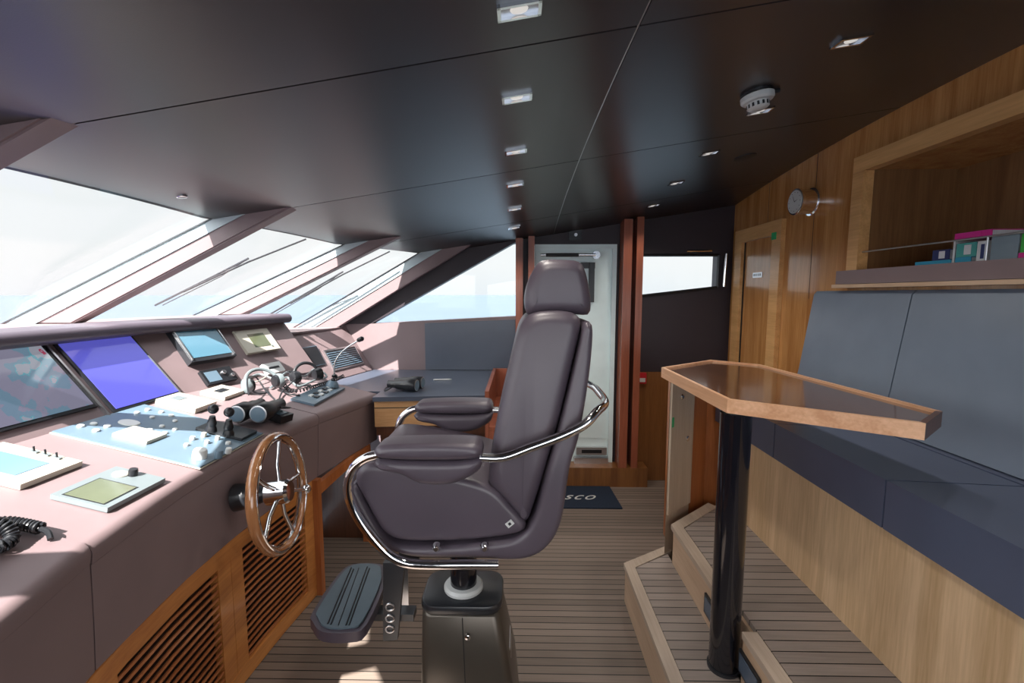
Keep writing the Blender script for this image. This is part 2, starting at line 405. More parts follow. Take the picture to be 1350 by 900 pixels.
# near wall (behind the viewpoint): unseen, kept low and left open above for fill light
b = MB().m('dark').box(-.5, XW, YN-.1, YN, 0, .85).box(XW-.1, XW+.4, YN-.1, YN, .85, 2.4).box(-.75, -.55, YN-.1, YN, .85, 2.0).box(-1.9, -.5, YN-.1, YN, 0, 1.27)
struct(b.build('wall_front'), 'low unseen near side wall, left open above for fill light')
b = MB().m('dark')
WL = [(-.70-RUN, YN+.0), (-1.12-RUN, .15), (-1.36-RUN, 1.03), (-1.36-RUN, 2.07), (-1.12-RUN, 2.95), (-.70-RUN, 3.58)]
for (x0, y0), (x1, y1) in zip(WL, WL[1:]): b.prism([(x0, y0, 0), (x1, y1, 0), (x1-.04, y1, 0), (x0-.04, y0, 0)], (0, 0, 1.325 if 0 < y0 and y1 < 3 else 1.22))
struct(b.build('wall_left'), 'low hull wall below the windscreen')
# windscreen panes
def pane(name, i, x_off=0):
    (x0, y0), (x1, y1) = TP[i], TP[i+1]
    z0t, z1t = zc(x0, y0)+.012, zc(x1, y1)+.012
    zb0 = 1.365 if .1 < y0 < 3 else 1.25; zb1 = 1.365 if .1 < y1 < 3 else 1.25
    b = MB().m('glass')
    P = [V((x0-RUN, y0, zb0)), V((x1-RUN, y1, zb1)), V((x1, y1, z1t)), V((x0, y0, z0t))]
    n = (P[1]-P[0]).cross(P[3]-P[0]).normalized()
    b.prism([p+n*0 for p in P], n*.008); return struct(b.build(name), 'raked windscreen pane')
for i in range(1, 5): pane('window_%d' % i, i)
pane('window_7', 0)
b = MB().m('glass').prism([(-1.17, YF+.04, 1.27), (-.03, YF+.04, 1.33), (-.03, YF+.04, 1.905)], (0, .006, 0)); struct(b.build('window_5'), 'triangular side window')
b = MB().m('glass').prism([(.93, YF+.05, 1.487), (1.53, YF+.05, 1.555), (1.53, YF+.05, 1.8), (.93, YF+.05, 1.8)], (0, .006, 0))
wo = struct(b.build('window_6'), 'small side window by the wooden wall')
b = MB().m('black'); Q = [(.93, 1.487), (1.53, 1.555), (1.53, 1.8), (.93, 1.8)]
for k in range(4):
    (xa, za), (xb, zb) = Q[k], Q[(k+1) % 4]; b.tube([(xa, YF-.004, za), (xb, YF-.004, zb)], .011, 6)
b.m('chrome').tube([(1.57, YF-.03, 1.56), (1.575, YF-.035, 1.81)], .011, 10).tube([(1.28, YF-.02, 1.83), (1.47, YF-.02, 1.832)], .009, 8)
b.build('window_frame', wo)
# mullion fins
def fin(name, y, wid, dyi=0, inx=.31):
    xt = Tx(y); zt = zc(xt, y)
    zb = 1.365 if .1 < y < 3.1 else 1.23
    sl = (zt-zb)/RUN
    up = .0
    # profile in the XZ plane: outer line on the glass, inner line parallel
    A = [(xt-RUN, zb), (xt+.005, zt+.02), (xt+inx+.02, zc(xt+inx, y)+.01), (xt-RUN+inx-.03, zb)]
    b = MB().m('conl')
    P0 = [V((x, y-wid/2, z)) for x, z in A]; P1 = [V((x, y+wid/2+(dyi if i > 1 else 0), z)) for i, (x, z) in enumerate(A)]
    n = 4; va = [b.bm.verts.new(p) for p in P0]; vb = [b.bm.verts.new(p) for p in P1]
    b._f(va[::-1]); b._f(vb)
    for i in range(n): b._f((va[i], va[(i+1) % n], vb[(i+1) % n], vb[i]))
    bmesh.ops.bevel(b.bm, geom=[e for e in b.bm.edges], offset=.006, segments=2, affect='EDGES')
    h_ = .45
    b.m('framep').prism([(A[0][0]+.004, y-wid/2, zb), (A[1][0], y-wid/2, A[1][1]-.004), (A[1][0]+(A[2][0]-A[1][0])*h_, y-wid/2, A[1][1]+(A[2][1]-A[1][1])*h_), (A[0][0]+(A[3][0]-A[0][0])*h_, y-wid/2, zb)], (0, -.006, 0))
    b.m('black').prism([(xt-RUN-.02, y-wid/2-.012, zb), (xt-RUN-.02, y-wid/2, zb), (xt, y-wid/2, zt+.015), (xt, y-wid/2-.012, zt+.015)], (.012, 0, 0))
    return struct(b.build(name), 'leather covered windscreen mullion')
for k, (y, w) in enumerate(((.16, .07), (1.06, .07), (2.10, .07), (2.985, .07), (3.52, .06))): fin('trim_%d' % (k+3), y, w, inx=.33 if k < 4 else .36)
# door surround jambs
b = MB()
for x0, x1, y0 in ((-.03, .025, 3.49), (.066, .112, 3.49), (.772, .835, 3.44), (.868, .918, 3.44)):
    b.m('red').prism([(x0, y0, .0 if x0 < .5 else .156), (x1, y0, .0 if x0 < .5 else .156), (x1, YF-.002, .0 if x0 < .5 else .156), (x0, YF-.002, .0 if x0 < .5 else .156)], (0, 0, zc(x0, y0)-(.0 if x0 < .5 else .156)-.004), .006)
struct(b.build('trim_8'), 'reddish wooden jambs on both sides of the side door')
# white side door
d = MB().m('doorw').box(.117, .748, YF+.002, YF+.05, .122, 1.883, .004)
d = struct(d.build('door_2'), 'white painted side door with a rod closer')
b = MB().m('doorw')
for x0, x1, z0, z1 in ((.117, .15, .122, 1.883), (.715, .748, .122, 1.883), (.15, .715, 1.85, 1.883)): b.box(x0, x1, YF-.02, YF, z0, z1, .006)
b.box(.19, .66, YF-.004, YF, .35, 1.72, .003); b.build('door_frame', d)
b = MB().m('chrome').tube([(.16, YF-.05, 1.80), (.58, YF-.05, 1.80)], .011, 10).m('black').tube([(.2, YF-.05, 1.80), (.45, YF-.05, 1.80)], .014, 10).m('chrome').cyl((.585, YF-.05, 1.80), (.585, YF, 1.80), .03)
plabel(b.build('closer_rod', d), 'chrome rod closer')
b = MB().m('black').box(.47, .58, YF-.03, YF, 1.70, 1.745, .006).box(.535, .575, YF-.045, YF, 1.44, 1.74, .01).box(.49, .53, YF-.03, YF, 1.44, 1.48, .006)
plabel(b.build('latch', d), 'black latch and lever')
b = MB().m('steel').box(.44, .71, YF-.05, YF, .13, .20, .01).box(.46, .70, YF-.03, YF, .22, .28, .006).m('black').box(.5, .66, YF-.034, YF, .235, .262)
plabel(b.build('threshold', d), 'steel threshold fittings')
b = MB().m('black').box(.38, .475, YF-.012, YF-.001, 1.915, 2.005, .004).m('steel').cyl((.43, YF-.03, 1.955), (.43, YF-.012, 1.955), .012)
tag(b.build('door_sensor', loc=(.43, YF, 1.95)), 'small black square sensor above the white side door', 'sensor')
b = MB().m('redp').box(.94, 1.0, YF-.03, YF-.001, .80, .885, .006).m('white').box(.935, .99, YF-.036, YF-.03, .815, .845, .001)
tag(b.build('fire_call_point', loc=(.97, YF, .85)), 'small red box with a white label on the far wood panel', 'call point')
# door in the aft wall
d = MB().m('wall').box(XW-.006, XW-.001, 3.0, 3.38, .38, 1.87)
d = struct(d.build('door_1'), 'wooden door in the aft wall with a small plaque')
b = MB().m('wallh')
b.box(XW-.03, XW-.001, 2.885, 2.985, .381, 1.965, .005).box(XW-.03, XW-.001, 3.385, 3.49, .381, 1.965, .005).box(XW-.03, XW-.001, 2.986, 3.384, 1.875, 1.965, .005)
b.build('door_frame', d)
b = MB().m('seam').box(XW-.008, XW-.006, 3.365, 3.384, .4, 1.872).box(XW-.008, XW-.006, 2.986, 2.995, .4, 1.872); b.build('door_gap', d)
b = MB().m('steel').box(XW-.01, XW-.006, 3.12, 3.24, 1.615, 1.65, .001).m('black')
for y in (3.135, 3.155, 3.178, 3.2, 3.218): b.box(XW-.0105, XW-.0099, y, y+.012, 1.625, 1.642)
plabel(b.build('plaque', d), 'small dark lettered plaque')
b = MB().m('green').box(XW-.034, XW-.030, 2.985-.05, 2.985, 1.845, 1.89); tag(b.build('door_sticker', loc=(XW-.03, 2.96, 1.87)), 'tiny green sticker at the top corner of the wooden door frame', 'sticker')
# clock
c = at(1072, 266, X=XW); t = thing('wall_clock', 'round chrome instrument clock standing out from the walnut wall', 'clock', (XW, c.y, c.z))
R = .072
MB().m('chrome').lathe([(R*1.05, 0), (R*1.05, .012), (R*.93, .016), (R*.93, .075), (R, .082), (R, .098), (R*.9, .1)], (XW-.001, c.y, c.z), (-1, 0, 0), 32).build('case', t)
b = MB().m('white').lathe([(R*.88, 0), (R*.88, .003)], (XW-.1005, c.y, c.z), (-1, 0, 0), 32).m('black')
for k in range(12):
    a = k*PI/6; b.box(XW-.1045, XW-.1036, c.y+math.sin(a)*R*.72-.002, c.y+math.sin(a)*R*.72+.002, c.z+math.cos(a)*R*.72-.002, c.z+math.cos(a)*R*.72+.002)
b.prism([(XW-.1045, c.y-.002, c.z), (XW-.1045, c.y+.002, c.z), (XW-.1045, c.y+.02, c.z+.035)], (.001, 0, 0)).prism([(XW-.1045, c.y, c.z-.002), (XW-.1045, c.y, c.z+.002), (XW-.1045, c.y-.028, c.z+.01)], (.001, 0, 0))
b.build('dial', t)
# ------------------------------------------------------------------ ceiling fittings
def ceil_frame(x, y):
    p = V((x, y, zc(x, y))); ex = (V((x+.05, y, zc(x+.05, y)))-p).normalized(); ey = (V((x, y+.05, zc(x, y+.05)))-p).normalized()
    return Frame(p, ey, ex)      # n points down
def downlight(x, y, label):
    f = ceil_frame(x, y); t = thing('downlight', label, 'ceiling light', f.o, 'rectangular chrome downlights in the ceiling')
    U, W_ = .025, .043
    b = MB().m('chrome')
    for (u0, u1, v0, v1) in ((-U, U, -W_, -W_+.007), (-U, U, W_-.007, W_), (-U, -U+.007, -W_, W_), (U-.007, U, -W_, W_)): b.fbox(f, u0, u1, v0, v1, -.002, .007, .002)
    b.build('frame', t)
    MB().m('steel').fbox(f, -U+.006, U-.006, -W_+.006, W_-.006, -.002, .001).build('reflector', t)
    b = MB().m('lamp'); b.lathe([(.018, 0), (.016, .003), (.002, .0045)], f.P(0, 0, .001), f.n, 20, ax2=f.ey, sy=.72); b.build('lens', t)
    L = bpy.data.lights.new('downlight_lamp', 'SPOT'); L.energy = 9; L.color = (1, .93, .84); L.spot_size = 2.2; L.spot_blend = .8; L.shadow_soft_size = .03
    lo = bpy.data.objects.new('downlight_lamp', L); COL.objects.link(lo); lo.location = f.P(0, 0, .02)
rowY = [.93, 1.345, 1.82, 2.285, 2.75, 3.2]
wl = ['nearest of the left row of rectangular chrome downlights', 'second nearest of the left row of rectangular chrome downlights', 'third nearest of the left row of rectangular chrome downlights', 'third farthest of the left row of rectangular chrome downlights', 'second farthest of the left row of rectangular chrome downlights', 'farthest of the left row of chrome downlights, right above the side door jamb']
for k, y in enumerate(rowY): downlight(-.002-.007*k, y, wl[k])
wr = ['large chrome downlight nearest the viewer in the right ceiling row', 'chrome downlight just behind the white smoke detector', 'chrome downlight beside the dark oval speaker grille', 'second farthest chrome downlight of the right ceiling row', 'farthest chrome downlight of the right ceiling row']
for k, y in enumerate(rowY[1:]): downlight(.91, y, wr[k])
f = ceil_frame(.80, 1.63); t = thing('smoke_detector', 'round white slotted smoke detector on the dark ceiling', 'smoke detector', f.o)
MB().m('black').lathe([(.05, -.001), (.05, .008)], f.o, f.n, 28).tube([f.P(0, .04, .006), f.P(.0, .075, .006)], .007, 8).build('mount', t)
MB().m('white').lathe([(.046, .008), (.052, .012), (.052, .026), (.047, .032), (.036, .034)], f.o, f.n, 32).build('body', t)
b = MB().m('white').lathe([(.035, .0345), (.035, .05), (.028, .056), (.004, .058)], f.o, f.n, 28).m('black')
for k in range(14):
    a = 2*PI*k/14; q = f.sub(.0352*math.cos(a), .0352*math.sin(a), .038, a+PI/2); b.fbox(q, -.0035, .0035, -.0005, .0015, 0, .012)
b.build('slotted_head', t)
f = ceil_frame(1.17, 2.47); b = MB().m('black').lathe([(.055, -.001), (.055, .004), (.045, .006)], f.o, f.n, 28, ax2=f.ex, sy=1.0)
tag(b.build('ceiling_speaker', loc=f.o), 'dark flat round speaker grille in the far right of the ceiling', 'speaker')
b = MB(); f = ceil_frame(-1.25, 1.71); b.m('chrome').lathe([(.018, -.001), (.018, .004), (.014, .006)], f.o, f.n, 20).m('white').lathe([(.013, .006), (.002, .0075)], f.o, f.n, 20)
tag(b.build('spot_lamp', loc=f.o), 'tiny round chrome lamp in the ceiling edge above the windscreen', 'ceiling light')
# ------------------------------------------------------------------ steps, platform
def loft(b, secs, cap=True, closed=True):
    R = [[b.bm.verts.new(V(p)) for p in s_] for s_ in secs]; n = len(R[0])
    for i in range(len(R)-1):
        for k in range(n if closed else n-1): b._f((R[i][k], R[i][(k+1) % n], R[i+1][(k+1) % n], R[i+1][k]))
    if cap and closed: b._f(R[0][::-1]); b._f(R[-1])
    return b
Y0 = YN+.02
S1 = .19; S2 = .38; SX1 = .512; SX2 = .742
t = thing('deck_step', 'lower teak step with a pale rounded nosing, leading up to the table', 'step', (SX1, 1, 0))
MB().m('pale').prism([(SX1+.006, Y0, .001), (SX1+.006, 2.105, .001), (.75, 2.25, .001), (.75, Y0, .001)], (0, 0, S1-.022)).build('riser', t)
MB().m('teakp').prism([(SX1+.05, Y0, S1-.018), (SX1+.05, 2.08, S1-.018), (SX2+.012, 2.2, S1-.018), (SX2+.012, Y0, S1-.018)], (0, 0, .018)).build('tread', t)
b = MB().m('nose'); b.prism([(SX1, Y0, S1-.02), (SX1, 2.112, S1-.02), (SX1+.047, 2.078, S1-.02), (SX1+.047, Y0, S1-.02)], (0, 0, .024), .006, 3)
b.prism([(SX1, 2.115, S1-.02), (.78, 2.28, S1-.02), (.78, 2.225, S1-.02), (SX1+.047, 2.081, S1-.02)], (0, 0, .022), .004, 2); b.build('nosing', t)
t = thing('deck_platform', 'raised teak platform under the sofa and table, with pale nosing', 'platform', (SX2, 1, S1))
b = MB().m('pale')
for y0, y1, x in ((Y0, 1.425, SX2+.008), (1.426, 1.565, SX2+.045), (1.566, 2.12, SX2+.008)): b.box(x, 1.2, y0, y1, S1+.001 if x < SX2+.02 else S1+.001, S2-.022)
b.prism([(SX2+.008, 2.1205, S1+.001), (1.02, 2.355, S1+.001), (1.2, 2.49, S1+.001), (1.2, 2.1205, S1+.001)], (0, 0, S2-S1-.022)).build('riser', t)
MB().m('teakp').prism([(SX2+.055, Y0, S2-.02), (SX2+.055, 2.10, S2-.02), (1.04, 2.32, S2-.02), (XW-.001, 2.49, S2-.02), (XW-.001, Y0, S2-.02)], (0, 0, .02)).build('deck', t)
b = MB().m('nose')
b.prism([(SX2, 1.57, S2-.02), (SX2, 2.13, S2-.02), (SX2+.05, 2.10, S2-.02), (SX2+.05, 1.57, S2-.02)], (0, 0, .024), .006, 3)
b.prism([(SX2, Y0, S2-.02), (SX2, 1.42, S2-.02), (SX2+.05, 1.42, S2-.02), (SX2+.05, Y0, S2-.02)], (0, 0, .024), .006, 3)
b.prism([(SX2, 2.134, S2-.02), (1.02, 2.372, S2-.02), (1.05, 2.325, S2-.02), (SX2+.05, 2.103, S2-.02)], (0, 0, .022), .004, 2); b.build('nosing', t)
for (pa, pb, lb) in (((931, 778), (946, 815), 'dark square step light in the upper riser, left of the black pole'), ((977, 848), (1003, 905), 'dark square step light in the upper riser, right of the black pole')):
    a = at(*pa, X=SX2+.006); c = at(*pb, X=SX2+.006); y0, y1 = sorted((a.y, c.y)); z0, z1 = S1+.045, S1+.125
    t = thing('step_light', lb, 'step light', (SX2+.006, (y0+y1)/2, z0), 'square step lights in the riser')
    MB().m('black').box(SX2-.001, SX2+.0075, y0, y1, z0, z1, .003).build('frame', t); MB().m('stepl').box(SX2-.003, SX2-.001, y0+.01, y1-.01, z0+.01, z1-.01, .001).build('lens', t)
# fallback side trim between platform and far wall (lower cupboards)
b = MB().m('cherz').box(1.13, XW-.002, 2.51, 2.56, .0, .90, .003)
tag(b.build('cupboard_panel', loc=(1.35, 2.53, 0)), 'walnut end panel rising behind the far end of the sofa', 'panel')
# locker
t = thing('locker', 'pale wood locker with two round locks under the table corner', 'cabinet', (.73, 2.2, 0))
A = V((.733, 2.195, 0)); B = V((.905, 2.345, 0)); C_ = V((1.02, 2.44, 0))
dirn = (B-A).normalized(); nrm = V((dirn.y, -dirn.x, 0))
MB().m('palez').prism([A+V((.003, .003, .0)), B, B+V((.12, .3, 0)), A+V((.11, .3, 0))], (0, 0, 1.075), .003).build('body', t)
fr = Frame(A, dirn, (0, 0, 1))   # n = dirn x z = outward to the viewer
LW = (B-A).length
ldoor = MB().m('palez').fbox(fr, .006, LW-.006, .4, 1.07, .002, .012, .002).build('door', t)
for (px, py) in ((896, 522), (903, 577)):
    u, v = fr.hit(px, py); MB().m('chrome').lathe([(.014, 0), (.014, .004), (.009, .008)], fr.P(u, v, .0125), fr.n, 20).build('lock', ldoor)
u, v = fr.hit(884, 556); MB().m('green').fbox(fr, max(u-.007, .008), u+.011, v-.025, v+.025, .0125, .0135).build('sticker', ldoor)
MB().m('cherz').prism([B+V((.0025, 0, 0)), C_, C_+V((0, .4, 0)), B+V((.0025, .4, 0))], (0, 0, 1.05), .003).build('side_post', t)
b = MB().m('cherz').box(1.022, 1.125, 2.50, 2.53, .0, 1.0); b.build('end_panel', t)
# ------------------------------------------------------------------ sofa
t = thing('bench_sofa', 'long dark blue-grey leather bench sofa against the walnut wall', 'sofa', (1.3, 1.1, S2))
SXB = 1.11
MB().m('base').box(SXB, XW-.01, Y0, 2.44, S2+.001, .80, .003).build('base_panel', t)
def cushion(b, prof, y0, y1, r=.03, seg=4): # prof in XZ
    return b.prism([(x, y0, z) for x, z in prof], (0, y1-y0, 0), r, seg)
for i, (y0, y1) in enumerate(((1.88, 2.45), (1.30, 1.874), (.55, 1.294), (Y0+.01, .544))):
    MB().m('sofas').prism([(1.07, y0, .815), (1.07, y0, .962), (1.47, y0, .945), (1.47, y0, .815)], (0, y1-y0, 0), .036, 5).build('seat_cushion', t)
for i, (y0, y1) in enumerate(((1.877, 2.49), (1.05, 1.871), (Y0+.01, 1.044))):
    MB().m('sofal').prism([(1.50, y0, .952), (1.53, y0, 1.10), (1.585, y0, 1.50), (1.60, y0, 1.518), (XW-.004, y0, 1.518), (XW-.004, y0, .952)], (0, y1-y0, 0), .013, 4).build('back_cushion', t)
MB().m('sofas').box(1.472, XW-.012, Y0+.01, 2.44, .803, .948, .01).build('rear_filler', t)
# ------------------------------------------------------------------ table
TZ = 1.17
t = thing('pedestal_table', 'angular wooden table with a raised pale rim on a black round pole', 'table', (.72, 1.5, S1))
cor = [(x*.88, y*.88) for x, y in ((.735, 2.343), (1.105, 2.624), (1.299, 2.455), (1.362, 1.52), (1.366, 1.461), (1.189, 1.319), (.749, 1.622))]
def inset(P, d):
    out = []; n = len(P)
    A_ = sum(P[i][0]*P[(i+1) % n][1]-P[(i+1) % n][0]*P[i][1] for i in range(n)); sg = 1 if A_ > 0 else -1
    for i in range(n):
        p0, p1, p2 = V(P[i-1]), V(P[i]), V(P[(i+1) % n]); e1 = (p1-p0).normalized(); e2 = (p2-p1).normalized()
        n1 = V((-e1.y, e1.x))*sg; n2 = V((-e2.y, e2.x))*sg; m_ = (n1+n2).normalized(); out.append(tuple(p1+m_*(d/max(.3, m_.dot(n1)))))
    return out
inn = inset(cor, .014)
b = MB().m('trim'); n = len(cor)
lo = [b.bm.verts.new((*p, TZ-.045)) for p in cor]; hi = [b.bm.verts.new((*p, TZ)) for p in cor]; ih = [b.bm.verts.new((*p, TZ)) for p in inn]; il = [b.bm.verts.new((*p, TZ-.045)) for p in inn]
for i in range(n):
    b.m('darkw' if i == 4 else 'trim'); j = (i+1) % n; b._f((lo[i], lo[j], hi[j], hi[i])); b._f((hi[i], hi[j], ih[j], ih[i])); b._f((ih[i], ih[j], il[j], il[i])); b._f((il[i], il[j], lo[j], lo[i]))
bmesh.ops.bevel(b.bm, geom=[e for e in b.bm.edges if e.calc_face_angle(0) > .3], offset=.002, segments=2, affect='EDGES')
plabel(b.build('rim', t), 'pale raised wooden rim')
inn2 = inset(cor, .0145); MB().m('ttop').prism([(x, y, TZ-.044) for x, y in inn2], (0, 0, .036)).build('tabletop', t)
MB().m('blackg').cyl((.722, 1.495, S1+.012), (.722, 1.495, TZ-.062), .049, 32).m('blackm').cyl((.722, 1.495, S1+.001), (.722, 1.495, S1+.012), .054, 32).build('pole', t)
MB().m('blackm').box(.69, .95, 1.46, 1.60, TZ-.061, TZ-.046, .003).build('bracket', t)
# ------------------------------------------------------------------ console
EDGE = [(-.78, YN+.02), (-.87, .35), (-.955, .8), (-1.0, 1.0), (-1.035, 1.3), (-1.042, 1.55), (-1.035, 1.75), (-.985, 2.15), (-.93, 2.45), (-.87, 2.75)]
BACK = [(-1.20, YN+.02), (-1.33, .2), (-1.49, 1.0), (-1.53, 1.1), (-1.53, 1.55), (-1.53, 2.05), (-1.43, 2.45), (-1.33, 2.95)]
def interp(Pl, y):
    if y <= Pl[0][1]: return Pl[0][0]
    for (x0, y0), (x1, y1) in zip(Pl, Pl[1:]):
        if y <= y1: return x0+(x1-x0)*(y-y0)/(y1-y0)
    return Pl[-1][0]
DS = .245
def dz(x): return .93+DS*(-1.04-x)
tc_ = thing('helm_console', 'long leather covered helm console with wooden louvre panels beneath the windscreen', 'console', (-1.2, 1.5, 0))
def section(y0, y1, name1, name2, lift=0, skew=0, ny=10, zb=.60):
    top = []; apr = []
    for i in range(ny+1):
        y = y0+(y1-y0)*i/ny
        xf = interp(EDGE, y)-.0; xb = interp(BACK, y); yb = y+skew*(.5)
        xb = interp(BACK, yb)
        zf = dz(xf)+lift
        r = .03; prof = [(xb, yb, dz(xb)+lift), (xf-r, y, zf+.004)]
        for k in range(1, 6):
            a = k/5*PI*.5; prof.append((xf-r+r*math.sin(a), y, zf-r+.004+r*math.cos(a)))
        prof.append((xf-.004, y, zf-.05)); prof.append((xf-.02, y, zf-.05)); prof.append((xb, yb, dz(xb)-.05))
        top.append(prof)
        apr.append([(xf-.006, y, zf-.052), (xf-.012, y, zf-.2), (xf-.02, y, zb), (xf-.045, y, zb), (xf-.045, y, zf-.052)])
    b = MB().m('conl'); loft(b, top); b.build(name1, tc_, sharp=50)
    b = MB().m('conl'); loft(b, apr); b.build(name2, tc_, sharp=50)
section(YN+.03, .988, 'top_panel', 'front_apron', .006)
section(.992, 2.163, 'top_panel', 'front_apron')
section(2.167, 2.75, 'top_panel', 'front_apron', .002)
# fascia: sloping from the deck up to the padded roll
FR, FZ = .21, .26
def fas(y, w, zb=None):
    xb = interp(BACK, y)
    return (xb-FR*w, y, 1.05+FZ*w)
b = MB().m('conl'); secs = []
for i in range(41):
    y = YN+.03+(2.95-YN-.03)*i/40; xb = interp(BACK, y)
    secs.append([(xb, y, dz(xb)-.045), (xb, y, dz(xb)+.0), (xb-FR, y, 1.315), (xb-FR-.05, y, 1.315), (xb-.06, y, dz(xb)-.045)])
loft(b, secs); b.build('fascia', tc_, sharp=30)
b = MB().m('chairl'); secs = []
for i in range(41):
    y = YN+.03+(2.95-YN-.03)*i/40; xb = interp(BACK, y)-FR+.045; s_ = []
    for k in range(10):
        a = -PI/2+k/9*PI; s_.append((xb-.02+.028*math.cos(a), y, 1.346+.029*math.sin(a)))
    s_ += [(xb-.2, y, 1.377), (xb-.2, y, 1.317)]
    secs.append(s_)
loft(b, secs); plabel(b.build('padded_roll', tc_, sharp=40), 'dark leather padded roll')
b = MB().m('conl')
P = [(interp(BACK, y)-FR-.156, y, 1.33) for y in (YN+.03, .2, 1.0, 1.55, 2.05, 2.45, 2.95)]+[(-2.16, 2.95, 1.33), (-2.4, 2.07, 1.33), (-2.4, 1.03, 1.33), (-2.16, .15, 1.33), (-1.74, YN+.02, 1.33)]
b.prism(P, (0, 0, .034)); b.build('dash_top', tc_)
# far corner fascia (below the last windscreen pane)
b = MB().m('conl')
L0 = V((-1.335, 2.955, .905)); L1 = V((-1.17, YF-.004, .905)); upv = V((-.2, 0, .33)); n_ = V((-.12, .02, 0))
P0 = [L0, L1, L1+upv, L0+upv+V((-.02, 0, 0))]
b.prism(P0, (-.15, 0, 0)); b.prism([L0+upv, L1+upv, (-1.80, YF-.004, 1.235), (-2.18, 2.955, 1.235)], (0, 0, .012)); b.build('corner_fascia', tc_)
# wooden under-structure
def face_strip(b, y0, y1, z0, z1, dx0, dx1, n=6):
    secs = []
    for i in range(n+1):
        y = y0+(y1-y0)*i/n; x = interp(EDGE, y)
        secs.append([(x+dx0, y, z0), (x+dx0, y, z1), (x+dx1, y, z1), (x+dx1, y, z0)])
    return loft(b, secs)
WX = -.022
b = MB().m('cher')
for (y0, y1, z0, z1) in ((YN+.03, 2.12, .535, .598), (YN+.03, 2.12, .005, .07)): face_strip(b, y0, y1, z0, z1, WX-.03, WX, 10)
for (y0, y1) in ((YN+.03, .2), (.97, 1.055), (1.497, 1.567), (1.569, 1.635), (2.05, 2.12)): face_strip(b, y0, y1, .0705, .5345, WX-.03, WX, 2)
b.build('wood_frame', tc_)
for (y0, y1) in ((.201, .969), (1.056, 1.496), (1.636, 2.049)):
    b = MB().m('louv')
    nl = 16
    for k in range(nl):
        z = .078+k*(.455/nl)
        secs = []
        for i in range(5):
            y = y0+(y1-y0)*i/4; x = interp(EDGE, y)+WX
            secs.append([(x-.003, y, z+.002), (x-.003, y, z+.0125), (x-.010, y, z+.010), (x-.010, y, z)])
        loft(b, secs)
    o = b.build('louvre_panel', tc_)
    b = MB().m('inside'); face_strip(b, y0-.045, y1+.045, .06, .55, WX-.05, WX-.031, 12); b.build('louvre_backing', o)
# open knee recess and end panel
b = MB().m('cherz').box(-1.06, -.985, 2.121, 2.16, 0.001, .597, .003).box(-.95, -.90, 2.62, 2.66, .001, .6, .003)
b.prism([(-1.0, 2.14, .56), (-.93, 2.45, .597), (-.90, 2.62, .597), (-.90, 2.64, .54), (-.93, 2.45, .555), (-1.0, 2.16, .5)], (-.03, 0, 0)); b.build('recess_frame', tc_)
b = MB().m('darkw').box(-1.4, -1.37, 2.13, 2.60, .001, .59).box(-1.36, -.92, 2.665, 2.69, .001, .59); b.build('recess_lining', tc_)
# steering wheel boss
# ------------------------------------------------------------------ side desk
t = thing('side_desk', 'low side desk with dark leather top and pale wood front below the side window', 'desk', (-.55, 3.0, 0))
MB().m('desktop').prism([(-1.32, 2.96, .875), (-1.16, YF-.006, .875), (-.205, YF-.006, .875), (-.205, 2.66, .875), (-.86, 2.60, .875), (-.86, 2.762, .875), (-1.32, 2.762, .875)], (0, 0, .027), .004).build('desktop', t)
b = MB().m('desk').prism([(-.855, 2.615, .72), (-.21, 2.675, .72), (-.21, 2.705, .72), (-.855, 2.645, .72)], (0, 0, .153), .002); b.build('front_board', t)
MB().m('seam').prism([(-.855, 2.612, .832), (-.21, 2.672, .832), (-.21, 2.674, .832), (-.855, 2.614, .832)], (0, 0, .004)).build('joint_line', t)
MB().m('darkw').prism([(-.85, 2.70, .001), (-.21, 2.76, .001), (-.21, 2.80, .001), (-.85, 2.74, .001)], (0, 0, .715)).prism([(-.855, 2.64, .66), (-.21, 2.70, .66), (-.21, 2.73, .66), (-.855, 2.67, .66)], (0, 0, .05), .002).build('lower_panel', t)
# open box beside the desk
t = thing('open_locker_box', 'open reddish wood box at the right end of the side desk, behind the chair', 'cabinet', (-.12, 3.1, 0))
b = MB().m('red').box(-.203, -.18, 2.62, 3.47, .001, .935, .003).box(-.04, -.015, 2.62, 3.47, .001, .90, .003).box(-.179, -.041, 3.44, 3.47, .001, .935).box(-.179, -.041, 2.62, 3.439, .70, .72).box(-.179, -.041, 2.62, 2.64, .001, .699)
b.build('carcass', t)
b = MB().m('desktop').prism([(-.745, YF-.022, .906), (-.034, YF-.022, .906), (-.034, YF-.022, 1.305), (-.745, YF-.022, 1.275)], (0, .02, 0), .006, 3)  # added dark panel that stands in for shade on the side wall
tag(b.build('shade_panel', loc=(-.4, YF-.01, 1.0)), 'dark blue-grey panel added for the shaded part of the side wall between desk and window', 'panel')
# pen on desk
b = MB().m('white').tube([(-.60, 3.12, .908), (-.49, 3.14, .908)], .005, 8).m('steel').tube([(-.49, 3.14, .908), (-.475, 3.143, .908)], [.004, .001], 8)
tag(b.build('pen', loc=(-.54, 3.13, .903)), 'white pen lying on the dark side desk near the wall', 'pen')
